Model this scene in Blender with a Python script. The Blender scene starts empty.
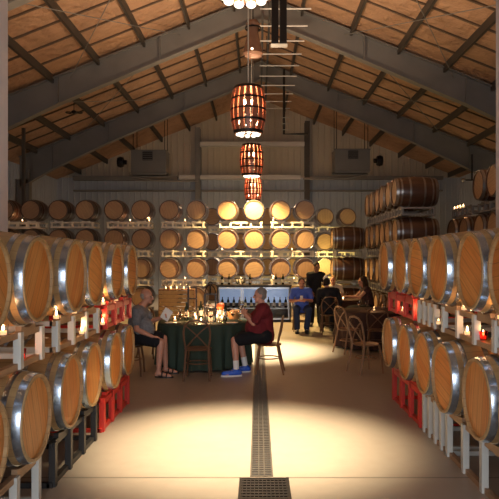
import bpy, bmesh, math, random
from mathutils import Vector, Matrix
random.seed(7)
PI = math.pi
SC = bpy.context.scene
COL = SC.collection

# ------------------------------------------------------------------ camera
cam_d = bpy.data.cameras.new('camera'); cam = bpy.data.objects.new('camera', cam_d); COL.objects.link(cam)
cam.location = (0, 0, 1.8); cam.rotation_euler = (PI/2, 0, 0)
cam_d.sensor_width = 36; cam_d.lens = 610/499*36
cam_d.shift_x = -8.5/499; cam_d.shift_y = 8.5/499
cam_d.clip_start = .05
SC.camera = cam
# ------------------------------------------------------------------ world, lights, exposure
W = bpy.data.worlds.new('world'); SC.world = W; W.use_nodes = True
W.node_tree.nodes['Background'].inputs[0].default_value = (.62, .75, 1, 1)
W.node_tree.nodes['Background'].inputs[1].default_value = .6
SC.view_settings.view_transform = 'Standard'; SC.view_settings.look = 'None'
SC.view_settings.exposure = 0.0; SC.view_settings.gamma = 1; SC.view_settings.use_curve_mapping = False

def light(name, kind, loc, power, col, parent=None, size=.1, rot=(0,0,0), **kw):
    d = bpy.data.lights.new(name, kind); d.energy = power; d.color = col
    if kind == 'AREA':
        d.shape = 'RECTANGLE'; d.size = size[0]; d.size_y = size[1]
    else:
        d.shadow_soft_size = size
    for k, v in kw.items(): setattr(d, k, v)
    o = bpy.data.objects.new(name, d); COL.objects.link(o); o.location = loc; o.rotation_euler = rot
    o.parent = parent
    return o
DOOR_POWER = 330
UP_POWER = 640
light('daylight_through_doorway', 'AREA', (0, -2.6, 1.9), DOOR_POWER, (.93, .95, 1), size=(4.2, 3.4), rot=(PI/2, 0, 0))
for (lx, ly, lz, p) in ((-2.9, 9.5, 3.1, 1.0), (3.4, 9.5, 3.1, .8), (0, 14.5, 4.2, 1.0), (-1.0, 20.6, 4.6, .22)):
    light('added_roof_fill', 'SPOT', (lx, ly, lz), UP_POWER*p, (1, .72, .48), size=.25, rot=(PI, 0, 0), spot_size=2.6, spot_blend=.8)  # unseen fill lamps, added to brighten the roof and frames

# ------------------------------------------------------------------ materials
def newmat(name):
    m = bpy.data.materials.new(name); m.use_nodes = True
    return m, m.node_tree, m.node_tree.nodes['Principled BSDF']
def N(t, kind, **inp):
    n = t.nodes.new(kind)
    for k, v in inp.items():
        if k.startswith('_'): setattr(n, k[1:], v)
        else: n.inputs[int(k[1:]) if k[0] == 'i' and k[1:].isdigit() else k].default_value = v
    return n
def mth(t, op, a, b=None):
    n = t.nodes.new('ShaderNodeMath'); n.operation = op
    for i, v in enumerate((a, b)):
        if v is None: continue
        if isinstance(v, (int, float)): n.inputs[i].default_value = v
        else: t.links.new(v, n.inputs[i])
    return n.outputs[0]
def mixc(t, fac, a, b, blend='MIX'):
    n = t.nodes.new('ShaderNodeMix'); n.data_type = 'RGBA'; n.blend_type = blend
    for i, v in ((0, fac), (6, a), (7, b)):
        if isinstance(v, (int, float)): n.inputs[i].default_value = v
        elif isinstance(v, tuple): n.inputs[i].default_value = (*v, 1)
        else: t.links.new(v, n.inputs[i])
    return n.outputs[2]
def plain(name, col, rough=.6, metal=0., var=.0, scale=8., spec=.5):
    m, t, b = newmat(name)
    b.inputs['Roughness'].default_value = rough; b.inputs['Metallic'].default_value = metal
    b.inputs['Specular IOR Level'].default_value = spec
    if var > 0:
        tc = N(t, 'ShaderNodeTexCoord'); no = N(t, 'ShaderNodeTexNoise', Scale=scale, Detail=4.)
        t.links.new(tc.outputs['Object'], no.inputs['Vector'])
        c = mixc(t, no.outputs['Fac'], tuple(x*(1-var) for x in col), tuple(min(1, x*(1+var)) for x in col))
        t.links.new(c, b.inputs['Base Color'])
    else: b.inputs['Base Color'].default_value = (*col, 1)
    return m
def glow(name, col, s):
    m, t, b = newmat(name)
    b.inputs['Base Color'].default_value = (*col, 1)
    b.inputs['Emission Color'].default_value = (*col, 1); b.inputs['Emission Strength'].default_value = s
    return m
def glassy(name, col, rough=.05):
    m, t, b = newmat(name)
    b.inputs['Base Color'].default_value = (*col, 1); b.inputs['Roughness'].default_value = rough
    b.inputs['Transmission Weight'].default_value = 1; b.inputs['IOR'].default_value = 1.3
    return m

def head_mat(name, c1, c2, c3, cz):
    """barrel head: planks, grain turned by a random angle for each barrel"""
    m, t, b = newmat(name)
    tc = N(t, 'ShaderNodeTexCoord'); oi = N(t, 'ShaderNodeObjectInfo')
    vr = N(t, 'ShaderNodeVectorRotate'); vr.rotation_type = 'X_AXIS'; vr.inputs['Center'].default_value = (0, 0, cz)
    t.links.new(tc.outputs['Object'], vr.inputs['Vector'])
    t.links.new(mth(t, 'MULTIPLY', oi.outputs['Random'], 6.28), vr.inputs['Angle'])
    sp = N(t, 'ShaderNodeSeparateXYZ'); t.links.new(vr.outputs[0], sp.inputs[0])
    pl = mth(t, 'MULTIPLY', sp.outputs[1], 11.0)
    fr = mth(t, 'FRACT', pl); fl = mth(t, 'FLOOR', pl)
    seam = mth(t, 'LESS_THAN', fr, .05)
    wn = N(t, 'ShaderNodeTexWhiteNoise'); wn.noise_dimensions = '2D'
    cb = N(t, 'ShaderNodeCombineXYZ'); t.links.new(fl, cb.inputs[0]); t.links.new(oi.outputs['Random'], cb.inputs[1])
    t.links.new(cb.outputs[0], wn.inputs['Vector'])
    mp = N(t, 'ShaderNodeMapping'); mp.inputs['Scale'].default_value = (1, 40, 3)
    t.links.new(vr.outputs[0], mp.inputs['Vector'])
    no = N(t, 'ShaderNodeTexNoise', Scale=1.6, Detail=5.); t.links.new(mp.outputs[0], no.inputs['Vector'])
    c = mixc(t, oi.outputs['Random'], c1, c2)
    c = mixc(t, mth(t, 'MULTIPLY', wn.outputs['Value'], .45), c, c3)
    c = mixc(t, mth(t, 'MULTIPLY', no.outputs['Fac'], .80), c, tuple(x*.38 for x in c1))
    c = mixc(t, mth(t, 'MULTIPLY', seam, .75), c, tuple(x*.2 for x in c1))
    t.links.new(c, b.inputs['Base Color']); b.inputs['Roughness'].default_value = .55
    return m
def stave_mat(name, c1, c2, cz, rough=.5):
    m, t, b = newmat(name)
    tc = N(t, 'ShaderNodeTexCoord'); oi = N(t, 'ShaderNodeObjectInfo')
    sp = N(t, 'ShaderNodeSeparateXYZ'); t.links.new(tc.outputs['Object'], sp.inputs[0])
    ang = mth(t, 'ARCTAN2', sp.outputs[1], mth(t, 'SUBTRACT', sp.outputs[2], cz))
    a = mth(t, 'ADD', mth(t, 'MULTIPLY', ang, 28/6.28318), 14)
    fr = mth(t, 'FRACT', a); fl = mth(t, 'FLOOR', a)
    seam = mth(t, 'LESS_THAN', fr, .06)
    cb = N(t, 'ShaderNodeCombineXYZ'); t.links.new(fl, cb.inputs[0]); t.links.new(oi.outputs['Random'], cb.inputs[1])
    wn = N(t, 'ShaderNodeTexWhiteNoise'); wn.noise_dimensions = '2D'; t.links.new(cb.outputs[0], wn.inputs['Vector'])
    mp = N(t, 'ShaderNodeMapping'); mp.inputs['Scale'].default_value = (1.5, 14, 14)
    t.links.new(tc.outputs['Object'], mp.inputs['Vector'])
    no = N(t, 'ShaderNodeTexNoise', Scale=2., Detail=5.); t.links.new(mp.outputs[0], no.inputs['Vector'])
    c = mixc(t, wn.outputs['Value'], c1, c2)
    c = mixc(t, mth(t, 'MULTIPLY', no.outputs['Fac'], .6), c, tuple(x*.5 for x in c1))
    c = mixc(t, mth(t, 'MULTIPLY', seam, .5), c, tuple(x*.25 for x in c1))
    t.links.new(c, b.inputs['Base Color']); b.inputs['Roughness'].default_value = rough
    return m
CZ = .35
M = {}
M['head_new'] = head_mat('oak_head', (.62, .185, .028), (.78, .30, .055), (.84, .50, .17), CZ)
M['head_old'] = head_mat('aged_oak_head', (.42, .25, .14), (.62, .42, .24), (.50, .31, .17), CZ)
M['stave_new'] = stave_mat('oak_staves', (.36, .21, .085), (.45, .29, .13), CZ)
M['stave_old'] = stave_mat('dark_oak_staves', (.075, .034, .020), (.125, .055, .028), CZ, .33)
M['hoop'] = plain('galvanised_hoop', (.42, .50, .60), .24, .95, .25, 12)
M['hoop_old'] = plain('dull_hoop', (.30, .28, .26), .35, .9, .3, 12)
M['bung'] = plain('silicone_bung', (.75, .7, .62), .5)
M['rack_white'] = plain('white_rack_paint', (.52, .51, .46), .5, 0, .15, 6)
M['rack_galv'] = plain('pale_rack_steel', (.50, .50, .46), .4, .3, .2, 6)
M['rack_grey'] = plain('dull_rack_steel', (.22, .20, .18), .45, .3, .2, 6)
M['rack_cream'] = plain('cream_rack_paint', (.80, .75, .64), .5, 0, .1, 6)
M['rack_tan'] = plain('rusty_rack_rail', (.36, .22, .12), .55, .2, .3, 9)
M['rack_black'] = plain('black_rack_paint', (.035, .032, .03), .45, .2, .2, 6)
M['rack_red'] = plain('red_rack_paint', (.62, .035, .022), .4, 0, .15, 6)
M['steel'] = plain('grey_primed_steel', (.25, .24, .22), .55, .25, .2, 1.5)
M['purlin'] = plain('brown_purlin_steel', (.10, .085, .07), .55, .3, .2, 2)
M['black'] = plain('black_paint', (.015, .014, .014), .45)
M['iron'] = plain('black_iron', (.03, .026, .024), .4, .7)
M['white'] = plain('white_paint', (.72, .70, .66), .5)
M['chrome'] = plain('bright_steel', (.75, .76, .78), .25, .95)
M['chair'] = plain('bentwood', (.13, .062, .030), .4, 0, .3, 9)
M['chair_tan'] = plain('pale_bentwood', (.24, .12, .055), .4, 0, .3, 9)
M['cloth_green'] = plain('dark_green_cloth', (.035, .055, .038), .8, 0, .2, 5, .3)
M['cloth_brown'] = plain('dark_brown_cloth', (.05, .022, .015), .8, 0, .2, 5, .3)
M['skin'] = plain('skin', (.56, .27, .18), .5, 0, .1, 9)
M['skin_tan'] = plain('sunned_skin', (.50, .23, .14), .5, 0, .1, 9)
M['skin_dark'] = plain('brown_skin', (.26, .12, .07), .5, 0, .1, 9)
M['glass'] = glassy('clear_glass', (.97, .97, .97))
M['glass_red'] = glassy('red_glass', (.8, .03, .02))
M['wax'] = glow('candle_wax', (1, .62, .30), .9)
M['flame'] = glow('candle_flame', (1, .62, .28), 30)
M['bulb'] = glow('lamp_bulb', (1, .72, .42), 13)
M['bulb_white'] = glow('frosted_bulb', (1, .88, .70), 2.6)
M['lampstave'] = plain('copper_stained_stave', (.34, .115, .06), .4, .1, .3, 8)
M['wine'] = plain('red_wine', (.10, .004, .01), .15)

# ------------------------------------------------------------------ mesh builder
class MB:
    def __init__(s): s.v = []; s.f = []
    def add(s, vs, fs):
        o = len(s.v); s.v += [tuple(x) for x in vs]; s.f += [tuple(i+o for i in f) for f in fs]; return s
    def box(s, x0, y0, z0, x1, y1, z1):
        x0, x1 = sorted((x0, x1)); y0, y1 = sorted((y0, y1)); z0, z1 = sorted((z0, z1))
        return s.add([(x0,y0,z0),(x1,y0,z0),(x1,y1,z0),(x0,y1,z0),(x0,y0,z1),(x1,y0,z1),(x1,y1,z1),(x0,y1,z1)],
                     [(0,3,2,1),(4,5,6,7),(0,1,5,4),(1,2,6,5),(2,3,7,6),(3,0,4,7)])
    def bar(s, p, q, w, h=None, up=(0,0,1)):
        h = h or w; p = Vector(p); q = Vector(q); d = (q-p).normalized(); up = Vector(up)
        if abs(d.dot(up)) > .99: up = Vector((1,0,0))
        a = d.cross(up).normalized()*w/2; b = a.cross(d).normalized()*h/2
        return s.add([p-a-b,p+a-b,p+a+b,p-a+b,q-a-b,q+a-b,q+a+b,q-a+b],
                     [(0,1,2,3),(7,6,5,4),(0,4,5,1),(1,5,6,2),(2,6,7,3),(3,7,4,0)])
    def tube(s, pts, r, n=8, closed=False):
        pts = [Vector(p) for p in pts]; rs = r if isinstance(r, (list, tuple)) else [r]*len(pts)
        L = len(pts); o = len(s.v); ref = None
        for i, p in enumerate(pts):
            if closed: d = pts[(i+1) % L]-pts[i-1]
            else: d = pts[min(i+1, L-1)]-pts[max(i-1, 0)]
            d.normalize()
            if ref is None:
                ref = Vector((0,0,1)) if abs(d.z) < .9 else Vector((1,0,0))
            a = d.cross(ref); 
            if a.length < 1e-4: a = d.cross(Vector((0,1,0)))
            a.normalize(); b = a.cross(d).normalized(); ref = b
            for k in range(n):
                t = 2*PI*k/n; s.v.append(tuple(p+(a*math.cos(t)+b*math.sin(t))*rs[i]))
        for i in range(L if closed else L-1):
            j = (i+1) % L
            for k in range(n):
                k2 = (k+1) % n
                s.f.append((o+i*n+k, o+j*n+k, o+j*n+k2, o+i*n+k2))
        if not closed:
            s.f.append(tuple(o+k for k in range(n))); s.f.append(tuple(o+(L-1)*n+n-1-k for k in range(n)))
        return s
    def lathe(s, prof, n=24, c=(0,0,0), axis='z', a0=0., a1=2*PI, cap=True):
        """prof: list of (r, h)"""
        o = len(s.v); full = abs(a1-a0-2*PI) < 1e-6; m = n if full else n+1
        for (r, h) in prof:
            for k in range(m):
                t = a0+(a1-a0)*k/n; x, y = r*math.cos(t), r*math.sin(t)
                p = (x, y, h) if axis == 'z' else (h, x, y)
                s.v.append((p[0]+c[0], p[1]+c[1], p[2]+c[2]))
        for i in range(len(prof)-1):
            for k in range(n):
                k2 = (k+1) % m
                s.f.append((o+i*m+k, o+i*m+k2, o+(i+1)*m+k2, o+(i+1)*m+k))
        if full and cap:
            if prof[0][0] > 1e-6: s.f.append(tuple(o+n-1-k for k in range(n)))
            if prof[-1][0] > 1e-6: s.f.append(tuple(o+(len(prof)-1)*m+k for k in range(n)))
        return s
    def ball(s, c, r, n=12, m=8, R=None):
        """ellipsoid; r a number or (rx, ry, rz), R an optional rotation"""
        r = (r, r, r) if isinstance(r, (int, float)) else r; c = Vector(c); o = len(s.v)
        for i in range(1, m):
            ph = PI*i/m
            for k in range(n):
                t = 2*PI*k/n
                p = Vector((r[0]*math.sin(ph)*math.cos(t), r[1]*math.sin(ph)*math.sin(t), r[2]*math.cos(ph)))
                if R: p = R @ p
                s.v.append(tuple(c+p))
        for sgn in (1, -1):
            p = Vector((0, 0, sgn*r[2])); 
            if R: p = R @ p
            s.v.append(tuple(c+p))
        T = o+(m-1)*n; B = T+1
        for k in range(n):
            k2 = (k+1) % n
            s.f.append((T, o+k, o+k2)); s.f.append((B, o+(m-2)*n+k2, o+(m-2)*n+k))
            for i in range(m-2): s.f.append((o+i*n+k, o+(i+1)*n+k, o+(i+1)*n+k2, o+i*n+k2))
        return s
    def caps(s, p, q, r1, r2, flat=False, n=12):
        """tapered capsule"""
        p = Vector(p); q = Vector(q); d = q-p; L = max(d.length, 1e-5); d.normalize()
        pts = []; rs = []
        if not flat:
            for a in (80, 60, 35): pts.append(p-d*r1*math.sin(math.radians(a))); rs.append(r1*math.cos(math.radians(a)))
        for i in range(5): pts.append(p.lerp(q, i/4)); rs.append(r1+(r2-r1)*i/4)
        if not flat:
            for a in (35, 60, 80): pts.append(q+d*r2*math.sin(math.radians(a))); rs.append(r2*math.cos(math.radians(a)))
        return s.tube(pts, rs, n)
    def mesh(s, name, mat=None, smooth=False):
        me = bpy.data.meshes.new(name); me.from_pydata(s.v, [], s.f)
        bm = bmesh.new(); bm.from_mesh(me); bmesh.ops.recalc_face_normals(bm, faces=bm.faces); bm.to_mesh(me); bm.free()
        if mat: me.materials.append(mat)
        if smooth:
            me.polygons.foreach_set('use_smooth', [True]*len(me.polygons))
            try: me.set_sharp_from_angle(angle=math.radians(40))
            except Exception: pass
        return me
    def build(s, name, mat, parent=None, smooth=False):
        o = bpy.data.objects.new(name, s.mesh(name, mat, smooth)); COL.objects.link(o); o.parent = parent; return o

def tag(o, label=None, cat=None, group=None, kind=None):
    if label: o['label'] = label
    if cat: o['category'] = cat
    if group: o['group'] = group
    if kind: o['kind'] = kind
    return o
def empty(name, loc=(0,0,0), rz=0):
    o = bpy.data.objects.new(name, None); o.empty_display_size = .1
    COL.objects.link(o); o.location = loc; o.rotation_euler = (0,0,rz); return o
def kids(o): return [c for c in CH.get(o.name, [])]
CH = {}
def index_children():
    CH.clear()
    for o in COL.objects:
        if o.parent: CH.setdefault(o.parent.name, []).append(o)
def copy_tree(o, parent=None):
    c = o.copy(); COL.objects.link(c); c.parent = parent
    for ch in kids(o): copy_tree(ch, c)
    return c
class Proto:
    """first use moves the thing itself, later uses copy it with its parts"""
    def __init__(s, root): s.root = root; s.used = False; index_children()
    def put(s, loc, rz, label, group=None, cat=None):
        if s.used: o = copy_tree(s.root)
        else: o = s.root; s.used = True
        o.location = loc; o.rotation_euler = (0,0,rz); o['label'] = label
        if group: o['group'] = group
        elif 'group' in o: del o['group']
        if cat: o['category'] = cat
        return o
def struct(mb, name, mat, smooth=False): return tag(mb.build(name, mat, None, smooth), kind='structure')
def P(px, Y): return (px-258)*Y/610
def Zp(py, Y): return 1.8+(258-py)*Y/610
ORD = ['first','second','third','fourth','fifth','sixth','seventh','eighth','ninth','tenth','eleventh','twelfth']

# ------------------------------------------------------------------ shell
HW = 9.9; Y0 = -3.0; Y1 = 30.0; RX = .12
APEX = 9.62; SL = .395
def roofz(x, off=0): return APEX+off-SL*abs(x-RX)
# floor: sealed concrete with stains, a saw cut
m, t, b = newmat('sealed_concrete')
tc = N(t, 'ShaderNodeTexCoord'); n1 = N(t, 'ShaderNodeTexNoise', Scale=.55, Detail=7., Roughness=.62); n2 = N(t, 'ShaderNodeTexNoise', Scale=9., Detail=5.)
t.links.new(tc.outputs['Object'], n1.inputs['Vector']); t.links.new(tc.outputs['Object'], n2.inputs['Vector'])
c = mixc(t, n1.outputs['Fac'], (.25, .205, .165), (.43, .365, .285))
c = mixc(t, mth(t, 'MULTIPLY', n2.outputs['Fac'], .4), c, (.24, .18, .13))
sp = N(t, 'ShaderNodeSeparateXYZ'); t.links.new(tc.outputs['Object'], sp.inputs[0])
cut = mth(t, 'LESS_THAN', mth(t, 'ABSOLUTE', mth(t, 'SUBTRACT', sp.outputs[1], 5.0)), .012)
c = mixc(t, mth(t, 'MULTIPLY', cut, .6), c, (.05, .04, .03))
t.links.new(c, b.inputs['Base Color'])
t.links.new(mth(t, 'ADD', mth(t, 'MULTIPLY', n1.outputs['Fac'], .3), .28), b.inputs['Roughness'])
bp = N(t, 'ShaderNodeBump', Strength=.06); t.links.new(n2.outputs['Fac'], bp.inputs['Height']); t.links.new(bp.outputs[0], b.inputs['Normal'])
M['floor'] = m
struct(MB().box(-HW, Y0, -.2, HW, Y1, 0), 'floor', M['floor'])
# ceiling: insulation blanket under the sheeting
m, t, b = newmat('roof_insulation')
tc = N(t, 'ShaderNodeTexCoord'); n1 = N(t, 'ShaderNodeTexNoise', Scale=.5, Detail=6., Roughness=.6)
t.links.new(tc.outputs['Object'], n1.inputs['Vector'])
c = mixc(t, n1.outputs['Fac'], (.20, .115, .068), (.74, .44, .26))
t.links.new(c, b.inputs['Base Color']); b.inputs['Roughness'].default_value = .75
n3 = N(t, 'ShaderNodeTexNoise', Scale=3., Detail=3.); t.links.new(tc.outputs['Object'], n3.inputs['Vector'])
bp = N(t, 'ShaderNodeBump', Strength=.9, Distance=.2); t.links.new(n3.outputs['Fac'], bp.inputs['Height']); t.links.new(bp.outputs[0], b.inputs['Normal'])
M['roof'] = m
rm = MB()
for s in (-1, 1):
    x1 = RX+s*(HW+.1-s*RX)
    a, bz = APEX, roofz(x1)
    rm.add([(RX,Y0,a),(x1,Y0,bz),(x1,Y1,bz),(RX,Y1,a),(RX,Y0,a+.1),(x1,Y0,bz+.1),(x1,Y1,bz+.1),(RX,Y1,a+.1)],
           [(0,1,2,3),(4,7,6,5),(0,4,5,1),(1,5,6,2),(2,6,7,3),(3,7,4,0)])
struct(rm, 'ceiling', M['roof'])
# walls
m, t, b = newmat('ribbed_wall_metal')
tc = N(t, 'ShaderNodeTexCoord'); sp = N(t, 'ShaderNodeSeparateXYZ'); t.links.new(tc.outputs['Object'], sp.inputs[0])
up = mth(t, 'GREATER_THAN', sp.outputs[2], 5.75)  # bluish below, beige above: the differing light is put into the wall colour
no = N(t, 'ShaderNodeTexNoise', Scale=1.2, Detail=4.); t.links.new(tc.outputs['Object'], no.inputs['Vector'])
c = mixc(t, up, (.52, .58, .66), (.64, .56, .43)); c = mixc(t, mth(t, 'MULTIPLY', no.outputs['Fac'], .3), c, (.25, .24, .22))
t.links.new(c, b.inputs['Base Color']); b.inputs['Roughness'].default_value = .5
M['wall'] = m
def ribbed(p0, p1, ztop, name, nrm):
    """ribbed cladding from p0 to p1, top height a function of the position"""
    p0 = Vector(p0); p1 = Vector(p1); L = (p1-p0).length; d = (p1-p0)/L; n = Vector(nrm); mb = MB(); pr = []
    u = 0
    while u < L-.001:
        for du, off in ((0, 0), (.20, 0), (.23, .035), (.27, .035), (.30, 0)):
            if u+du <= L: pr.append((u+du, off))
        u += .30
    pr.append((L, 0))
    for u, off in pr:
        q = p0+d*u+n*off; mb.v.append((q.x, q.y, -.1)); mb.v.append((q.x, q.y, ztop(q.x, q.y)))
    for i in range(len(pr)-1):
        mb.f.append((2*i, 2*i+2, 2*i+3, 2*i+1))
    k = len(mb.v)
    for u, off in pr:
        q = p0+d*u-n*.15; mb.v.append((q.x, q.y, -.1)); mb.v.append((q.x, q.y, ztop(q.x, q.y)))
    for i in range(len(pr)-1):
        mb.f.append((k+2*i+1, k+2*i+3, k+2*i+2, k+2*i)); mb.f.append((2*i+1, 2*i+3, k+2*i+3, k+2*i+1))
    me = bpy.data.meshes.new(name); me.from_pydata(mb.v, [], mb.f); me.materials.append(M['wall'])
    o = bpy.data.objects.new(name, me); COL.objects.link(o); return tag(o, kind='structure')
ribbed((-HW, Y1, 0), (HW, Y1, 0), lambda x, y: roofz(x), 'wall_back', (0, -1, 0))
ribbed((-HW, Y0, 0), (-HW, Y1, 0), lambda x, y: roofz(-HW), 'wall_left', (1, 0, 0))
ribbed((HW, Y0, 0), (HW, Y1, 0), lambda x, y: roofz(HW), 'wall_right', (-1, 0, 0))
fw = MB(); fw.box(-HW, Y0-.15, 0, -2.6, Y0, 5.6).box(2.6, Y0-.15, 0, HW, Y0, 5.6).box(-2.6, Y0-.15, 4.2, 2.6, Y0, 5.6)
fw.add([(-HW,Y0,5.6),(HW,Y0,5.6),(RX,Y0,APEX),(-HW,Y0-.15,5.6),(HW,Y0-.15,5.6),(RX,Y0-.15,APEX)],[(0,1,2),(5,4,3),(0,2,5,3),(2,1,4,5)])
struct(fw, 'wall_front', M['wall'])

tn = [0]
def trim(mb, mat):
    tn[0] += 1; return struct(mb, 'trim_%d' % tn[0], mat)
# rafters: tapered I sections of the portal frames, with their columns
TOP = 9.53-.0
def ibeam(Y, s):
    mb = MB(); R = []
    xs = [RX, RX+s*3, RX+s*6, RX+s*8.2, RX+s*9.5]
    dep = [.72, .76, .84, 1.02, 1.25]
    for x, dp in zip(xs, dep):
        zt = TOP-SL*abs(x-RX); R.append((x, zt, zt-dp))
    for i in range(len(R)-1):
        (xa, ta, ba), (xb, tb, bb) = R[i], R[i+1]
        for (z1, z2, z3, z4, w) in ((ta, tb, ta-.03, tb-.03, .13), (ba+.03, bb+.03, ba, bb, .13), (ta, tb, ba, bb, .012)):
            v = [(xa,Y-w,z1),(xb,Y-w,z2),(xb,Y+w,z2),(xa,Y+w,z1),(xa,Y-w,z3),(xb,Y-w,z4),(xb,Y+w,z4),(xa,Y+w,z3)]
            mb.add(v, [(0,1,2,3),(7,6,5,4),(0,4,5,1),(1,5,6,2),(2,6,7,3),(3,7,4,0)])
    for i in (1, 2, 3):   # stiffener plates and splice
        x, a, c_ = R[i]; mb.box(x-.012, Y-.12, c_, x+.012, Y+.12, a)
    return mb
for Y in (12-6, 18-6, 18, 24):
    for s in (-1, 1): trim(ibeam(Y, s), M['steel'])
for Y in (6, 12, 18, 24):
    for s in (-1, 1):
        mb = MB(); x = RX+s*9.35
        mb.box(x-.28, Y-.14, 0, x-.25, Y+.14, 4.9).box(x+.25, Y-.14, 0, x+.28, Y+.14, 5.3).box(x-.25, Y-.012, 0, x+.25, Y+.012, 4.9)
        trim(mb, M['steel'])
# purlins (Z sections) running the length of the building
for s, xs in ((-1, (.8, 2.13, 3.45, 4.8, 6.15, 7.5, 8.8)), (1, (1.15, 2.6, 4.0, 5.35, 6.75, 8.1, 9.2))):
    for x in xs:
        X = RX+s*x; z = roofz(X)-.005; mb = MB()
        mb.box(X-.012, Y0, z-.235, X+.012, Y1-.05, z)
        mb.box(X-.06*(s < 0), Y0, z-.235, X+.06*(s > 0), Y1-.05, z-.215)
        trim(mb, M['purlin'])
# straps of the insulation, parallel to the rafters
m_strap = plain('dark_strap', (.13, .085, .055), .7)
for k in range(23):
    Y = 4.2+k*.98
    if min(abs(Y-q) for q in (6, 12, 18, 24)) < .25 or Y > 24: continue
    for s in (-1, 1):
        mb = MB(); xe = RX+s*9.6
        mb.add([(RX,Y-.03,APEX-.004),(xe,Y-.03,roofz(xe)-.004),(xe,Y+.03,roofz(xe)-.004),(RX,Y+.03,APEX-.004),
                (RX,Y-.03,APEX-.045),(xe,Y-.03,roofz(xe)-.045),(xe,Y+.03,roofz(xe)-.045),(RX,Y+.03,APEX-.045)],
               [(0,1,2,3),(7,6,5,4),(0,4,5,1),(1,5,6,2),(2,6,7,3),(3,7,4,0)])
        trim(mb, m_strap)
# sag rods / bracing between frames
for s in (-1, 1):
    for (Ya, Yb, xa, xb) in ((12.2, 17.8, 2.4, 5.6), (12.2, 17.8, 5.6, 2.4), (18.2, 23.8, 3.2, 7.2), (18.2, 23.8, 7.2, 3.2), (6.2, 11.8, 1.5, 4.0)):
        X1, X2 = RX+s*xa, RX+s*xb
        trim(MB().tube([(X1, Ya, roofz(X1)-.36), (X2, Yb, roofz(X2)-.36)], .011, 6), M['steel'])
# back wall girts, posts
for z, x0, x1 in ((Zp(145, 29.9), P(199, 29.9), P(304, 29.9)), (Zp(178, 29.9), P(180, 29.9), P(300, 29.9))):
    trim(MB().box(x0, 29.55, z-.1, x1, 29.93, z+.1), M['white'])
trim(MB().box(-9, 29.7, Zp(191, 29.9)-.04, 9, 29.93, Zp(191, 29.9)+.04), M['steel'])
trim(MB().box(-9, 29.6, Zp(178, 29.9)-.14, P(178, 29.9), 29.93, Zp(178, 29.9)+.06), M['steel'])
trim(MB().box(P(304, 29.9), 29.6, Zp(178, 29.9)-.10, 9, 29.93, Zp(178, 29.9)+.06), M['steel'])
for px in (198, 307):
    x = P(px, 29.7); z = roofz(x)-.3
    mb = MB().box(x-.12, 29.48, 0, x+.12, 29.52, z).box(x-.12, 29.86, 0, x+.12, 29.9, z).box(x-.015, 29.5, 0, x+.015, 29.9, z)
    trim(mb, M['purlin'] if px > 250 else M['steel'])
# jambs of the opening the rows of barrels pass through
m_jamb = plain('pale_grey_jamb', (.56, .55, .58), .6, 0, .06, 3)
trim(MB().box(-2.96, 6.30, 0, -2.665, 6.5, 8.3), m_jamb)
trim(MB().box(2.73, 6.80, 0, 3.02, 7.0, 8.3), m_jamb)

# trench drain and square grate
m_drain = plain('drain_steel', (.10, .085, .07), .5, .6, .3, 14)
d = empty('trench_drain', (.03, 5.02, 0)); tag(d, 'long narrow slotted metal drain running down the middle of the concrete floor', 'drain')
MB().box(-.095, 0, .0, -.080, 11.4, .006).box(.080, 0, .0, .095, 11.4, .006).build('frame', m_drain, d)
mb = MB()
y = .0
while y < 11.4:
    mb.box(-.08, y, .0, .08, y+.022, .005); y += .055
mb.box(-.028, 0, 0, -.018, 11.4, .0055).box(.018, 0, 0, .028, 11.4, .0055)
mb.build('slotted_grating', m_drain, d)
MB().box(-.08, 0, .0, .08, 11.4, .0015).build('channel_shade_sheet', M['black'], d)  # flat black sheet, stands in for the shade inside the drain
d = empty('floor_grate', (.05, 4.72, 0)); tag(d, 'square black floor grate at the near end of the long drain', 'grate')
MB().box(-.2, -.26, 0, -.18, .25, .012).box(.18, -.26, 0, .2, .25, .012).box(-.2, .23, 0, .2, .25, .012).box(-.2, -.26, 0, .2, -.24, .012).build('frame', M['iron'], d)
mb = MB()
for k in range(9): mb.box(-.18, -.24+k*.055, 0, .18, -.215+k*.055, .010)
for k in range(12): mb.box(-.175+k*.0315, -.24, 0, -.168+k*.0315, .23, .009)
mb.build('bars', M['iron'], d)
MB().box(-.18, -.24, 0, .18, .23, .002).build('pit_shade_sheet', M['black'], d)  # black sheet at floor level, paints the shaded hollow below the bars

# ------------------------------------------------------------------ barrels
BL = .46; BR = .345; HR = .295
def brad(x): return BR-(BR-HR)*(x/BL)**2
def make_barrel(name, smat, hmat, kmat):
    root = empty(name); tag(root, name, 'barrel')
    pr = [(HR-.022, -BL+.026), (HR-.022, -BL+.001), (HR-.016, -BL)]
    n = 14
    pr += [(brad(-BL+2*BL*i/n), -BL+2*BL*i/n) for i in range(n+1)]
    pr += [(HR-.016, BL), (HR-.022, BL-.001), (HR-.022, BL-.026)]
    MB().lathe(pr, 48, (0,0,CZ), 'x', cap=False).build('staves', smat, root, True)
    for s in (-1, 1):
        MB().lathe([(HR-.021, s*(BL-.024)), (.10, s*(BL-.023)), (0.0001, s*(BL-.023))], 48, (0,0,CZ), 'x', cap=False).build('head', hmat, root)
    for xc, w in ((.425, .052), (.335, .036), (.155, .042)):
        for s in (-1, 1):
            a = s*xc-w/2; b_ = s*xc+w/2
            pp = [(brad(a)-.002, a), (brad(a)+.004, a), (brad(xc)+.0045, s*xc), (brad(b_)+.004, b_), (brad(b_)-.002, b_)]
            MB().lathe(pp, 48, (0,0,CZ), 'x', cap=False).build('hoop', kmat, root, True)
    MB().lathe([(.024, 0), (.026, .004), (.02, .008)], 12, (0,0,CZ+BR-.004)).build('bung', M['bung'], root, True)
    return Proto(root)
new_barrel = make_barrel('oak_barrel', M['stave_new'], M['head_new'], M['hoop'])
old_barrel = make_barrel('wine_barrel', M['stave_old'], M['head_old'], M['hoop_old'])

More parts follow.
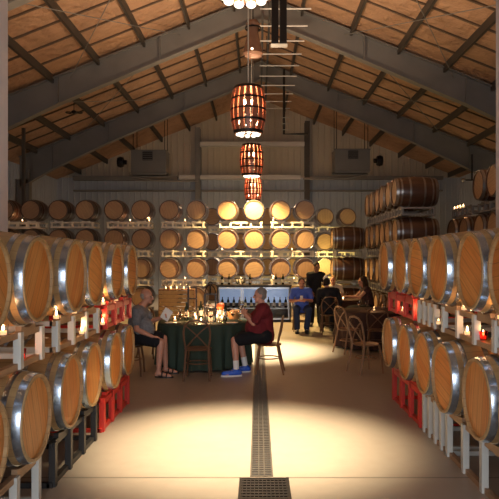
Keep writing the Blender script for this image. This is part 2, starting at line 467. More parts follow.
def make_rack(colour, h, L, sp, far=False):
    """two-barrel rack, local y along the row, origin at its foot; rails carry the barrels"""
    post, rail = {'white': (M['rack_white'], M['rack_tan']), 'cream': (M['rack_cream'],)*2, 'galv': (M['rack_galv'], M['rack_galv']), 'grey': (M['rack_grey'],)*2,
                  'black': (M['rack_black'],)*2, 'red': (M['rack_red'],)*2}[colour]
    r = empty('barrel_rack'); tag(r, 'rack', 'barrel rack'); D = .33; w = .042
    for x in (-D, D):
        MB().box(x-w/2, -L/2, h-w, x+w/2, L/2, h).build('top_rail', rail, r)
        MB().box(x-w/2, -L/2, .0, x+w/2, L/2, w).build('bottom_rail', rail, r)
        for k in range(5 if far else 4):
            y = -L/2+.05+(L-.1)*k/(4 if far else 3)
            MB().box(x+.014*(1 if x > 0 else -1)-.026, y-.028, 0.001, x+.014*(1 if x > 0 else -1)+.026, y+.028, h-.002).build('post', post, r)
    for y in (-L/2+.02, L/2-.02):
        for z in (w/2, h-w/2):
            MB().box(-D, y-.02, z-.02, D, y+.02, z+.02).build('crossbar', post, r)
    if colour == 'red':
        for sx in (-1, 1):
            mb = MB(); xa = sx*(D+.03)
            for k in range(3):
                ya = -L/2+.05+(L-.1)*k/3; yb = ya+(L-.1)/3
                for a, b_ in ((ya, ya+.07), (yb-.07, yb)): mb.box(xa-.004, a, .02, xa+.004, b_, h-.01)
                mb.box(xa-.004, ya, h-.07, xa+.004, yb, h-.01)
            mb.build('side_plate', post, r)
    # chocks under the barrels
    for yb in ((-sp, sp) if sp > .1 else (0,)):
        for x in (-D, D):
            dz = brad(x)-BR; hh = -dz+BR-math.sqrt(BR*BR-.13**2)
            q = .09; dz += .011; hh = -dz+BR-math.sqrt(BR*BR-q*q); mb = MB()
            mb.add([(x-.02,yb-.13,h),(x+.02,yb-.13,h),(x+.02,yb+.13,h),(x-.02,yb+.13,h),
                    (x-.02,yb-.13,h+hh+.008),(x+.02,yb-.13,h+hh+.008),(x+.02,yb-q,h+hh),(x-.02,yb-q,h+hh),
                    (x-.02,yb,h-dz-.001),(x+.02,yb,h-dz-.001),(x-.02,yb+q,h+hh),(x+.02,yb+q,h+hh),(x-.02,yb+.13,h+hh+.008),(x+.02,yb+.13,h+hh+.008)],
                   [(0,3,2,1),(4,5,6,7),(7,6,9,8),(8,9,11,10),(10,11,13,12),(0,1,5,4),(3,12,13,2),(0,4,7,8,10,12,3),(1,2,13,11,9,6,5)])
            mb.build('chock', rail, r)
    return Proto(r)

# ---- near rows beside the aisle
RP = {}
def rack(colour, h, L, sp, far=False):
    sp = round(sp, 3); k = (colour, h, L, sp, far)
    if k not in RP: RP[k] = make_rack(colour, h, L, sp, far=far)
    return RP[k]
near_desc = {0: 'nearest the camera', 1: 'second from the camera', 2: 'third from the camera', 3: 'fourth from the camera', 4: 'fifth from the camera', 5: 'farthest from the camera'}
LU = [3.55, 4.28, 5.12, 5.86, 6.69, 7.41]; LLo = [3.49, 4.21, 5.05, 5.77, 6.57, 7.29]
RU = [3.22, 3.96, 4.68, 5.44, 6.23, 6.98, 7.76]; RLo = [3.08, 3.80, 4.50, 5.30, 6.03, 6.73, 7.52]
nd7 = ['nearest the camera', 'second from the camera', 'third from the camera', 'fourth from the camera', 'fifth from the camera', 'sixth from the camera', 'farthest from the camera']
XL = -1.53-BL; XR = 1.60+BL
zLl, zLu, zRl, zRu = .35, 1.30, .41, 1.35
for i, y in enumerate(LU): new_barrel.put((XL+.015*((i*7) % 3-1), y, zLu), 0, 'oak barrel, upper tier left of the aisle, %s' % near_desc[i], 'barrels of the left aisle row')
for i, y in enumerate(LLo): new_barrel.put((XL+.012*((i*5) % 3-1), y, zLl), 0, 'oak barrel on the bottom tier left of the aisle, %s' % near_desc[i], 'barrels of the left aisle row')
for i, y in enumerate(RU): new_barrel.put((XR+.012*((i*7) % 3-1), y, zRu), PI, 'oak barrel on the upper tier right of the aisle, %s' % nd7[i], 'barrels of the right aisle row')
for i, y in enumerate(RLo): new_barrel.put((XR+.012*((i*5) % 3-1), y, zRl), PI, 'oak barrel on the bottom tier right of the aisle, %s' % nd7[i], 'barrels of the right aisle row')
def nrack(colour, x, y0, y1, z, h, where):
    L = round(y1-y0+.58, 2)
    r = rack(colour, h, L, (y1-y0)/2); c = {'white': 'white', 'black': 'black', 'red': 'red'}[colour]
    r.put((x, (y0+y1)/2, z), 0, '%s steel barrel rack %s' % (c, where))
XLr, XRr = -1.96, 2.08
nrack('white', XLr, LLo[0], LLo[1], 0, zLl, 'on the floor left of the aisle, nearest the camera')
nrack('black', XLr, LLo[2], LLo[3], 0, zLl, 'on the floor left of the aisle')
nrack('red', XLr, LLo[4], LLo[5], 0, zLl, 'on the floor left of the aisle, farthest')
hu = zLu-(zLl+.70)
nrack('white', XLr, LU[0], LU[1], zLl+.70, round(hu, 3), 'between the tiers left of the aisle, nearest the camera')
nrack('white', XLr, LU[2], LU[3], zLl+.70, round(hu, 3), 'between the tiers left of the aisle, in the middle')
nrack('red', XLr, LU[4], LU[5], zLl+.70, round(hu, 3), 'between the tiers left of the aisle, beside the man in grey')
hr = round(zRu-(zRl+.70), 3)
nrack('white', XRr, RLo[1]-.72, RLo[1], 0, zRl, 'on the floor right of the aisle, nearest the camera')
nrack('white', XRr, RLo[3]-.80+.0, RLo[3], 0, zRl, 'on the floor right of the aisle, second from the camera') if False else None
nrack('white', XRr, RLo[2]+.0, RLo[3], 0, zRl, 'on the floor right of the aisle, second from the camera')
nrack('white', XRr, RLo[4]-.06, RLo[4]+.06, 0, zRl, 'on the floor right of the aisle, just before the red one')
nrack('red', XRr, RLo[5], RLo[6], 0, zRl, 'on the floor right of the aisle, farthest from the camera')
nrack('white', XRr, RU[0], RU[1], zRl+.70, hr, 'between the tiers right of the aisle, nearest the camera')
nrack('white', XRr, RU[2], RU[3], zRl+.70, hr, 'between the tiers right of the aisle, second from the camera')
nrack('white', XRr, RU[4]-.05, RU[4]+.05, zRl+.70, hr, 'between the tiers right of the aisle, just before the red one')
nrack('red', XRr, RU[5], RU[6], zRl+.70, hr, 'between the tiers right of the aisle, farthest from the camera')

# ---- rear wall of barrels
BT = [.25, 1.135, 2.02, 2.905]; BH = .185
tiern = ['bottom row', 'second row up', 'third row up', 'top row']
def back_rank(cols, Yh, what, rackcolour, group):
    Yc = Yh+BL; n = len(cols)
    for ti, z in enumerate(BT):
        for ci, x in enumerate(cols):
            old_barrel.put((x+random.uniform(-.004, .004), Yc+random.uniform(-.012, .012), z), -PI/2,
                           'old wine barrel in the %s of the %s, %s from left' % (tiern[ti], what, ORD[ci]), group)
        for ci in range(0, n, 2):
            xa = cols[ci]; xb = cols[ci+1] if ci+1 < n else xa
            hh = BT[0] if ti == 0 else BH; zz = 0 if ti == 0 else z-BH
            r = rack(rackcolour, hh, 1.34, (xb-xa)/2, True)
            r.put(((xa+xb)/2, Yc, zz), -PI/2, 'pale rack under the %s of the %s, %s from left' % (tiern[ti], what, ORD[ci//2]), 'racks of the rear barrel stacks')
cols = [P(px, 18.9) for px in (9, 35, 62, 88.5, 117, 143.5, 171, 197.5, 228, 254, 280, 304)]
back_rank(cols, 18.5, 'front rear stack', 'cream', 'barrels of the rear stack')
cols2 = [P(px, 21.9) for px in (213, 241, 267, 292, 324, 346)]
back_rank(cols2, 21.5, 'hindmost stack', 'cream', 'barrels of the hindmost stack')
# side-on stack at the right of the rear wall
for ti in range(3):
    old_barrel.put((2.60, 17.74, BT[ti]), 0, 'dark barrel lying side-on right of the rear stack, %s' % ('bottom', 'middle', 'topmost')[ti], 'side-on dark barrels')
    hh = BT[0] if ti == 0 else BH; zz = 0 if ti == 0 else BT[ti]-BH
    rack('grey', hh, .82, 0, True).put((2.60, 17.74, zz), 0, 'steel rack under the %s side-on dark barrel' % ('bottom', 'middle', 'topmost')[ti], 'racks of the side-on barrels')
# rows running along the right side, above and behind the aisle row
def side_rows(X, ys, what, group):
    for ti, z in enumerate(BT):
        for k, y in enumerate(ys):
            if X > 4 and ti == 3 and k > 1: continue
            old_barrel.put((X+random.uniform(-.02, .02), y, z), PI, 'dark barrel in the %s, %s, %s from camera' % (tiern[ti], what, ORD[k]), group)
        for k in range(0, len(ys), 2):
            hh = BT[0] if ti == 0 else BH; zz = 0 if ti == 0 else z-BH
            rack('grey', hh, 1.34, (ys[k+1]-ys[k])/2, True).put((X, (ys[k]+ys[k+1])/2, zz), 0, 'steel rack under the %s, %s, %s from camera' % (tiern[ti], what, ORD[k//2]), 'racks of the right side stacks')
side_rows(3.47, [13.5, 14.2, 14.9, 15.6, 16.3, 17.0], 'right side stack', 'barrels of the right side stack')
side_rows(4.86, [11.45, 12.2, 13.1, 13.85], 'stack by the right jamb', 'barrels by the right jamb')

# ------------------------------------------------------------------ hanging barrel lamps
def make_lamp():
    r = empty('barrel_lamp'); tag(r, 'lamp', 'pendant lamp')
    H = .92; R0 = .27; R1 = .345
    def rad(z): return R1-(R1-R0)*((z-H/2)/(H/2))**2
    for k in range(16):
        a = 2*PI*k/16; mb = MB(); o = 0; n = 10; hw = .044
        ca, sa = math.cos(a), math.sin(a)
        for i in range(n+1):
            z = H*i/n; R = rad(z); 
            for rr, s in ((R, -1), (R, 1), (R-.018, 1), (R-.018, -1)):
                mb.v.append((rr*ca-s*hw*sa*R/R1, rr*sa+s*hw*ca*R/R1, z))
        for i in range(n):
            for q in range(4): mb.f.append((4*i+q, 4*i+(q+1) % 4, 4*i+4+(q+1) % 4, 4*i+4+q))
        mb.f += [(3,2,1,0), (4*n, 4*n+1, 4*n+2, 4*n+3)]
        mb.build('stave', M['lampstave'], r)
    for z, w in ((.03, .05), (.25, .04), (.46, .03), (.67, .04), (.89, .05)):
        MB().lathe([(rad(z-w/2)+.002, z-w/2), (rad(z-w/2)+.007, z-w/2), (rad(z+w/2)+.007, z+w/2), (rad(z+w/2)+.002, z+w/2)], 32, cap=False).build('hoop', M['iron'], r, True)
    MB().lathe([(.0001, H-.05), (.25, H-.05), (.25, H-.03), (.0001, H-.03)], 24, cap=False).build('lid', M['lampstave'], r)
    MB().tube([(0,0,H-.04), (0,0,H+3.1)], .012, 6).build('cord', M['rack_galv'], r)
    MB().tube([(0,0,H-.04), (0,0,H-.22)], .03, 8).tube([(0, 0, H-.14), (.10, 0, H-.22)], .008, 6).tube([(0, 0, H-.14), (-.10, 0, H-.22)], .008, 6).build('socket', M['iron'], r)
    for k in range(3):
        a = 2*PI*k/3; MB().ball((.10*math.cos(a), .10*math.sin(a), H-.28), (.04, .04, .055), 10, 8).build('bulb', M['bulb'], r, True)
    for k in range(10):
        a = 2*PI*k/10; MB().ball((.20*math.cos(a), .20*math.sin(a), .0), (.05, .05, .035), 10, 8).build('bottom_bulb', M['bulb_white'], r, True)
    for k in range(6):
        a = 2*PI*k/6+.3; MB().ball((.21*math.cos(a), .21*math.sin(a), .22), (.022, .022, .022), 8, 6).build('small_bulb', M['bulb'], r, True)
    MB().lathe([(.24, -.005), (.25, -.005), (.25, .015), (.24, .015)], 24, cap=False).tube([(-.24,0,.02), (.24,0,.02)], .008, 6).tube([(0,-.24,.02), (0,.24,.02)], .008, 6).build('bulb_ring', M['iron'], r)
    return Proto(r)
lamp = make_lamp()
SPOT = [4300, 5200, 2000, 1500]
for k, (Y, zc, lab) in enumerate(((5.95, 4.35, 'barrel-stave pendant lamp nearest the camera, cut by the top edge'),
                       (11.9, Zp(134, 11.9), 'barrel-stave pendant lamp, largest shown whole, above the dining table'),
                       (17.8, Zp(176, 17.8), 'barrel-stave pendant lamp in front of the rear barrels, third from the camera'),
                       (23.7, Zp(201, 23.7), 'barrel-stave pendant lamp lowest in the view, farthest from the camera'))):
    L = lamp.put((-.19 if k else -.13, Y, zc), k*.4, lab, 'row of barrel-stave lamps', 'pendant lamp')
    cd = [c for c in COL.objects if c.parent == L and c.name.startswith('cord')][0]
    cd.data = MB().tube([(0,0,.88), (0,0,9.58-zc)], .012, 6).mesh('cord', M['rack_galv'])
    light('lamp_downlight', 'SPOT', (L.location.x, Y, zc-.08), SPOT[k], ((1, .83, .56), (1, .83, .54), (1, .66, .25), (1, .8, .55))[k], size=.12, spot_size=(.84, .88, 2.2, 2.6)[k], spot_blend=(1, .8, .6, .5)[k])
    light('lamp_glow', 'POINT', (L.location.x, Y, zc+.62), (90, 80, 170, 280)[k], (1, .66, .38), size=.10)

light('added_stack_fill', 'POINT', (2.35, 20.75, 1.6), 90, (1, .74, .22), size=.1)  # added lamp without a fixture, turns the hindmost barrel heads yellow
# glass demijohn lantern hanging behind the second lamp
r = empty('hanging_demijohn', (P(253, 15), 15, Zp(56, 15)))
tag(r, 'bell-shaped brown glass vessel hanging above the second barrel lamp', 'hanging vessel')
MB().lathe([(.0001,0),(.20,.0),(.245,.05),(.22,.2),(.16,.42),(.13,.6),(.15,.7),(.17,.78),(.13,.86),(.0001,.86)], 24).build('vessel', plain('amber_glass', (.24, .13, .085), .18, .1, .3, 6), r, True)
MB().lathe([(.185,.66),(.2,.66),(.2,.70),(.185,.70)], 24, cap=False).build('band', M['iron'], r)
MB().tube([(0,0,.85),(0,0,9.58-Zp(56,15))], .012, 6).build('cord', M['iron'], r)
MB().ball((-.02,-.235,.1), .025, 8, 6).build('bulb', M['bulb'], r)

# cable tray and duct under the ridge
r = empty('cable_ladder', (0, 0, 8.1)); tag(r, 'long hanging ladder of pale rods on dark rails under the roof ridge', 'cable ladder')
for x in (.12, .30): MB().box(x-.03, 8, -.1, x+.03, 26, .04).build('rail', M['black'], r)
y = 8.4
while y < 25.6:
    MB().tube([(.05, y, -.12), (1.32, y, -.12)], .02, 6).build('rung', M['white'], r); y += 1.12
for y in (9, 13, 17, 21, 25):
    for x in (.12, .30): MB().tube([(x, y, .03), (x, y, 1.35)], .012, 6).build('hanger', M['iron'], r)
for x, lab in ((P(275.5, 12), 'black box column hanging under the ridge, left one'), (P(284, 12), 'black box column hanging under the ridge, right one')):
    r = empty('hanging_speaker', (x, 12.4, Zp(38, 12))); tag(r, lab, 'speaker', 'black hanging columns')
    MB().box(-.07, -.1, 0, .07, .1, 1.25).build('cabinet', M['black'], r)
    MB().box(-.055, -.104, .04, .055, -.1, 1.2).build('grille', M['iron'], r)
    MB().tube([(0,0,1.25), (0,0,3.1)], .015, 6).build('hanger', M['iron'], r)
    MB().box(-.085, -.11, -.012, .085, .11, 0).build('base_plate', M['steel'], r)
# dark drop frame from the ladder near the rear wall
r = empty('pipe_drop', (0, 22, 0)); tag(r, 'dark pipe dropping from the ladder and turning right below the ridge', 'pipe')
MB().tube([(P(284, 22), 0, 8.6), (P(284, 22), 0, Zp(134, 22)), (P(308, 22), 0, Zp(134, 22))], .045, 8).build('pipe', M['black'], r)
for py in (118, 124, 130): MB().tube([(P(281, 22), -.05, Zp(py, 22)), (P(290, 22), -.05, Zp(py, 22))], .012, 6).build('bracket', M['rack_galv'], r)

# unit heaters
m_heat = plain('heater_grey', (.20, .195, .18), .5, .2, .1, 3)
for px0, px1, py0, py1, s, lab in ((131, 166, 150, 173, 1, 'grey box heater hanging high at the left of the rear wall'), (335, 370, 149, 171, -1, 'grey box heater hanging high at the right of the rear wall')):
    Y = 25.6; w = (px1-px0)*Y/610; h = (py1-py0)*Y/610; xc = P((px0+px1)/2, Y)
    r = empty('unit_heater', (xc, Y+.5, Zp(py1, Y))); tag(r, lab, 'heater', 'hanging heaters')
    MB().box(-w/2, -.5, 0, w/2, .5, h).box(-w/2-.015, -.52, h*.96, w/2+.015, .5, h*1.01).box(-w/2-.015, -.52, 0, w/2+.015, .5, h*.04).build('cabinet', m_heat, r)
    vx = -.05 if s > 0 else 0.02
    mb = MB(); mb.box(vx-.20, -.515, h*.55, vx+.22, -.502, h*.93); mb.build('vent', M['black'], r)
    mb = MB()
    for k in range(4): mb.box(vx-.19, -.535, h*(.58+.09*k), vx+.21, -.512, h*(.60+.09*k))
    mb.build('louvre', m_heat, r)
    MB().tube([(-s*w*.45, -.3, -.02), (-s*w*.45, -.3, -.12), (s*w*.1, -.3, -.28), (s*w*.6, -.3, -.3), (s*w*1.4, -.3, -.3)], .045, 8).build('flue_pipe', M['steel'], r)
    MB().bar((-w/2, -.4, -.03), (w/2, -.4, -.03), .06).build('bracket', M['steel'], r); MB().bar((-w/2, .4, -.03), (w/2, .4, -.03), .06).build('bracket', M['steel'], r)
    for sx in (-1, 1):
        for sy in (-.4, .4):
            X = xc+sx*w*.45; MB().tube([(sx*w*.45, sy, h), (sx*w*.45, sy, roofz(X)-.002-Zp(py1, Y))], .014, 6).build('hanging_rod', M['iron'], r)
    fx = -w/2-.55 if s > 0 else w/2+.5
    MB().lathe([(.0001,-.12),(.2,-.12),(.24,0),(.2,.12),(.0001,.12)], 16, (fx, 0, h*.55), 'x').tube([(fx, 0, h*.55), (fx*.8, 0, h*.55)], .1, 8).build('blower', M['iron'], r, True)
# pair of security spots on a drop pole at right, fan at left
r = empty('twin_spotlight', (P(472, 23.8), 23.8, Zp(180, 23.8))); tag(r, 'twin chrome spotlights on a dark pole hanging above the right barrels', 'spotlight')
MB().tube([(0,0,0), (0,0,1.0)], .035, 8).build('pole', M['black'], r)
MB().tube([(-.35,0,0),(.38,0,0)], .03, 6).build('arm', M['iron'], r)
for x in (-.35, .38): MB().ball((x, -.05, -.02), (.09,.1,.09), 10, 8).build('spot_head', M['chrome'], r, True)
r = empty('hanging_fixture', (P(74, 20), 20, Zp(112, 20))); tag(r, 'small dark fixture with loops hanging between the left rafters', 'fixture')
MB().ball((0,0,0), (.09,.09,.06), 12, 8).build('housing', M['iron'], r, True)
for s in (-1, 1): MB().tube([(s*(.17+.1*math.cos(a*PI/6)), .1*math.sin(a*PI/6), -.02) for a in range(12)], .018, 6, True).build('ring', M['iron'], r)
MB().tube([(0,0,.02), (0,0,roofz(P(74,20))-Zp(112,20)-.02)], .012, 6).build('hanger', M['iron'], r)
# drop post at the left in the dark
trim(MB().box(P(23, 20.6)-.05, 20.6, 0, P(23, 20.6)+.05, 20.7, roofz(P(23,20.6))-.24), M['purlin'])

# ------------------------------------------------------------------ candles
def make_votive(glassm):
    r = empty('votive_candle'); tag(r, 'votive', 'candle')
    MB().lathe([(.0001,.0),(.026,.0),(.034,.07),(.031,.07),(.024,.006),(.0001,.006)], 16).build('glass_cup', glassm, r, True)
    MB().lathe([(.0001,.007),(.022,.007),(.024,.03),(.0001,.03)], 14).build('wax', M['wax'], r, True)
    MB().lathe([(.0001,.032),(.010,.042),(.008,.058),(.0001,.08)], 10).build('flame', M['flame'], r, True)
    return Proto(r)
vot = make_votive(M['glass']); votr = make_votive(M['glass_red'])
def vput(p, x, y, z, lab, grp, power=.9):
    p.put((x, y, z), 0, lab, grp)
    if power: light('candle_light', 'POINT', (x, y, z+.10), power, (1, .50, .2), size=.02)
zt = [zLu+.004, zLl+.70+.044]
spots = [(3.90, 0), (4.93, 0), (5.42, 0), (6.42, 0), (7.0, 0), (4.15, 1), (4.93, 1), (5.64, 1), (6.4, 1)]
for k, (y, lv) in enumerate(spots):
    vput(vot, XLr+.33, y, zt[lv], 'lit candle on the %s rail between the left aisle tiers, %s from camera' % (('top','bottom')[lv], ORD[k if lv == 0 else k-5]), 'candles of the left aisle racks')
vput(votr, XLr+.30, 4.28, zt[1], 'lit red glass candle low on the left rack beside a clear one', None, .6)
zr = [zRu+.004, zRl+.70+.044]
for k, (y, lv) in enumerate([(3.55, 0), (4.12, 0), (4.40, 0), (5.18, 0), (5.62, 0), (6.5, 0), (4.44, 1), (5.1, 1), (5.92, 1), (6.6, 1), (7.35, 1)]):
    vput(vot, XRr-.33, y, zr[lv], 'lit candle on the %s rail between the right aisle tiers, %s from camera' % (('top','bottom')[lv], ORD[k if lv == 0 else k-6]), 'candles of the right aisle racks')
vput(votr, XRr-.30, 4.82, zr[1], 'lit red glass candle low on the right rack between the clear ones', None, .6)
for k, (px, ti, wh) in enumerate([(130, 2, 'farthest left'), (149, 3, 'second from left'), (185, 3, 'third from left'), (130, 3, 'farthest left'), (185, 2, 'second from left'), (222, 2, 'third from left'), (241, 1, 'second from left'), (273, 3, 'farthest right'), (273, 1, 'third from left'), (292, 2, 'farthest right'), (294, 1, 'farthest right'), (185, 1, 'farthest left')]):
    vput(vot, P(px, 18.6), 18.635, BT[ti]+.004, 'small lit candle under the %s of the rear stack, %s' % (tiern[ti], wh), 'candles of the rear racks', 2.0)
for k in range(4):
    vput(vot, 4.53, 14.05-k*.2, BT[3]+.004, 'lit candle in the little row by the right jamb, %s' % ('farthest', 'second farthest', 'second nearest', 'nearest')[k], 'candles by the right jamb', 1.2)
vput(vot, P(22, 18.6), 18.635, BT[3]+.004, 'lit candle in the dark at the far left of the rear stack', None, 4)

# ------------------------------------------------------------------ chairs
def make_chair(mat):
    r = empty('cross_back_chair'); tag(r, 'chair', 'chair')   # faces local +y
    pts = []
    mb = MB().lathe([(.0001,.435),(.19,.435),(.205,.447),(.195,.46),(.0001,.452)], 28); mb.build('seat', mat, r, True)
    for s in (-1, 1):
        MB().tube([(s*.15,.14,.44), (s*.175,.175,.2), (s*.185,.19,0)], [.018,.015,.013], 8).build('leg', mat, r, True)
        MB().tube([(s*.165,-.14,.46), (s*.175,-.18,.25), (s*.19,-.24,0)], [.017,.017,.014], 8).build('leg', mat, r, True)
    arch = [(-.165,-.14,.45), (-.19,-.17,.60), (-.195,-.195,.72), (-.175,-.21,.81), (-.11,-.222,.87), (0,-.228,.89), (.11,-.222,.87), (.175,-.21,.81), (.195,-.195,.72), (.19,-.17,.60), (.165,-.14,.45)]
    MB().tube(arch, .015, 8).build('back_frame', mat, r, True)
    for s in (-1, 1):
        MB().tube([(s*.16,-.15,.48), (s*.08,-.175,.58), (0,-.198+.006*s,.665), (-s*.09,-.212,.75), (-s*.165,-.21,.81)], .011, 6).build('cross_slat', mat, r, True)
    MB().tube([(.17*math.cos(a*PI/10), .165*math.sin(a*PI/10), .24) for a in range(20)], .010, 6, True).build('stretcher', mat, r, True)
    return Proto(r)
ch = make_chair(M['chair']); cht = make_chair(M['chair_tan'])
def face(dx, dy): return math.atan2(-dx, dy)
ch.put((P(198, 9.1)-.0, 9.12, 0), face(.0, 1), 'empty dark cross-back chair with its back to the camera at the green table', None)
ch.put((-1.97, 9.43, 0), face(1, .05), 'dark bentwood chair under the man in grey at the left', None)
cht.put((.17, 9.58, 0), face(-1, .08), 'brown bentwood chair under the man in maroon', None)
cht.put((P(366, 9.6), 9.6, 0), face(.9, .42), 'brown bentwood chair nearest the camera at the right, pulled out from its table', None)
cht.put((P(349, 11.6), 11.6, 0), face(.9, .45), 'brown bentwood chair behind the nearest one at the right', None)
ch.put((1.06, 15.06, 0), face(0, -1), 'dark chair under the man in the blue shirt', None)
ch.put((1.69, 14.53, 0), face(0, 1), 'dark chair under the person in black seen from behind', None)
ch.put((2.75, 14.75, 0), face(-1, 0), 'dark chair under the woman with a bare arm at the right', None)
ch.put((-.95, 11.55, 0), face(0, -1), 'dark chair behind the green table facing the camera', None)
ch.put((-1.9, 11.1, 0), face(.8, -.6), 'dark chair at the back left of the green table', None)
ch.put((2.25, 11.45, 0), face(.2, .9), 'dark chair with its back to the camera at the brown table on the right', None)
ch.put((2.08, 16.97, 0), face(0, -1), 'dark chair under the person in white at the far right table', None)

# ------------------------------------------------------------------ tables with cloths
def table(cx, cy, r, mat, lab, clab, folds=22, seed=1):
    t_ = empty('round_table', (cx, cy, 0)); tag(t_, lab, 'table')
    MB().lathe([(.0001,.70),(r-.02,.70),(r-.02,.728),(.0001,.728)], 40).build('tabletop', M['chair'], t_)
    MB().lathe([(.05,.04),(.05,.70)], 16).build('pedestal', M['iron'], t_)
    MB().lathe([(.0001,0),(.28,0),(.26,.035),(.0001,.04)], 24).build('base', M['iron'], t_)
    rnd = random.Random(seed); ph = [rnd.uniform(0, 6.28) for _ in range(3)]
    mb = MB(); n = 132; prof = [(0,.7345,0),(r*.6,.7345,0),(r-.015,.7345,0),(r+.004,.724,0),(r+.012,.68,.15),(r+.018,.55,.5),(r+.022,.35,.8),(r+.03,.17,1),(r+.035,.03,1.15)]
    for (rr, z, am) in prof:
        for k in range(n):
            a = 2*PI*k/n
            f = am*.034*(math.sin(a*folds+ph[0])+.5*math.sin(a*folds*.5+ph[1])+.3*math.sin(a*(folds+7)+ph[2]))
            q = max(rr+f, 0.0002 if rr == 0 else 0); mb.v.append((q*math.cos(a), q*math.sin(a), z))
    for i in range(len(prof)-1):
        for k in range(n):
            k2 = (k+1) % n; mb.f.append((i*n+k, i*n+k2, (i+1)*n+k2, (i+1)*n+k))
    o = mb.build('tablecloth', mat, None, True); o.location = (cx, cy, 0); tag(o, clab, 'tablecloth')
TX, TY, TR = -.92, 10.36, .76
table(TX, TY, TR, M['cloth_green'], 'round table hidden under the dark green cloth between the two men', 'dark green tablecloth falling to the floor between the two seated men', seed=3)
table(2.35, 12.5, .74, M['cloth_brown'], 'round table under a brown cloth behind the bentwood chairs at the right', 'dark brown tablecloth behind the pulled-out chairs at the right', seed=4)
table(2.95, 10.3, .70, M['cloth_brown'], 'round table half hidden by the end of the right aisle barrels', 'dark brown tablecloth beside the last barrels of the right aisle row', seed=5)
table(2.22, 15.75, .42, M['cloth_brown'], 'small far table between the people at the right', 'dark brown cloth on the small far table among the people', folds=14, seed=6)

# ------------------------------------------------------------------ table things
def make_glass(wine):
    r = empty('wine_glass'); tag(r, 'glass', 'wine glass')
    MB().lathe([(.0001,0),(.034,0),(.034,.003),(.004,.007),(.004,.085),(.012,.092),(.034,.118),(.040,.150),(.031,.20),(.029,.20),(.037,.150),(.031,.120),(.0001,.098)], 20).build('bowl', M['glass'], r, True)
    if wine: MB().lathe([(.0001,.1),(.029,.120),(.034,.135),(.0001,.135)], 16).build('wine', M['wine'], r, True)
    return Proto(r)
gl = make_glass(False); glw = make_glass(True)
TZ = .735
def ordx(L, k, key=None):
    same = [q for q in range(len(L)) if key is None or L[q][key] == L[k][key]]
    return ORD[sorted(same, key=lambda q: L[q][0]).index(k)]
gpos = [(-.55,-.25,1),(-.35,-.42,0),(-.12,-.5,0),(.15,-.45,1),(.38,-.35,0),(.50,-.14,1),(-.6,.05,0),(-.42,.12,1),(.28,-.1,0),(.62,.0,0),(-.2,.35,0),(.05,.42,1),(-.28,-.18,0),(.6,.12,0)]
for k, (x, y, w) in enumerate(gpos):
    (glw if w else gl).put((TX+x, TY+y, TZ), 0, '%s wine glass on the green table, %s from the left of these' % ('part-filled' if w else 'empty', ordx(gpos, k, 2)), 'part-filled glasses on the green table' if w else 'empty glasses on the green table')
cpos = [(-.02,-.28),(.12,.15),(-.14,.08),(.3,.08),(-.48,-.06),(.2,.3)]
for k, (x, y) in enumerate(cpos):
    vput(vot, TX+x, TY+y, TZ, 'lit glass candle among the glasses on the green table, %s from the left' % ordx(cpos, k), 'candles on the green table', 2.5)
m_plate = plain('white_china', (.75, .72, .66), .3)
for k, (x, y, lab) in enumerate([(.50,-.42,'white plate on the green table in front of the man in maroon'), (-.5,-.42,'white plate on the green table in front of the man in grey'), (.05,-.62,'white plate on the green table before the empty chair')]):
    MB().lathe([(.0001,0),(.06,0),(.10,.012),(.098,.015),(.058,.004),(.0001,.004)], 28).build('dinner_plate', m_plate, None, True)
    o = [q for q in COL.objects if q.name.startswith('dinner_plate')][-1]; o.location = (TX+x, TY+y, TZ); tag(o, lab, 'plate')
m_nap = plain('white_paper', (.78, .76, .72), .7)
# iron lantern
r = empty('iron_lantern', (TX+.12, TY-.12, TZ)); tag(r, 'tall black iron lantern with an arched top on the green table', 'lantern')
mb = MB(); w = .09
for sx in (-1, 1):
    for sy in (-1, 1): mb.bar((sx*w, sy*w, 0), (sx*w, sy*w, .46), .016)
for z in (.005, .46, .23):
    for a, b_ in (((-w,-w),(w,-w)), ((w,-w),(w,w)), ((w,w),(-w,w)), ((-w,w),(-w,-w))): mb.bar((*a, z), (*b_, z), .013)
mb.build('cage', M['iron'], r)
for rot in (0, 1):
    pts = [((w if not rot else 0)*math.cos(a*PI/8), (w if rot else 0)*math.cos(a*PI/8), .46+.15*math.sin(a*PI/8)) for a in range(9)]
    MB().tube(pts, .009, 6).build('arch', M['iron'], r)
MB().tube([(.03*math.cos(a*PI/6), 0, .635+.03*math.sin(a*PI/6)) for a in range(12)], .007, 6, True).build('ring', M['iron'], r)
MB().box(-w, -w, 0, w, w, .006).build('base', M['iron'], r)
r = empty('wire_stand', (TX-.22, TY+.22, TZ)); tag(r, 'square black wire stand left of the lantern on the green table', 'stand')
mb = MB(); w = .075
for sx in (-1, 1):
    for sy in (-1, 1): mb.bar((sx*w, sy*w, 0), (sx*w*.9, sy*w*.9, .56), .015)
mb.build('legs', M['iron'], r)
mb = MB()
for z in (.14, .36, .55):
    for a, b_ in (((-w,-w),(w,-w)), ((w,-w),(w,w)), ((w,w),(-w,w)), ((-w,w),(-w,-w))): mb.bar((a[0]*.95, a[1]*.95, z), (b_[0]*.95, b_[1]*.95, z), .012)
mb.build('rings', M['iron'], r)
c_ = MB().lathe([(.0001,0),(.035,0),(.035,.15),(.0001,.15)], 16).build('pillar_candle', M['wax'], None, True); c_.location = (TX+.12, TY-.12, TZ+.0065)
tag(c_, 'cream pillar candle standing inside the black lantern', 'candle')
light('lantern_light', 'POINT', (TX+.12, TY-.12, TZ+.22), 5, (1, .6, .3), size=.02)
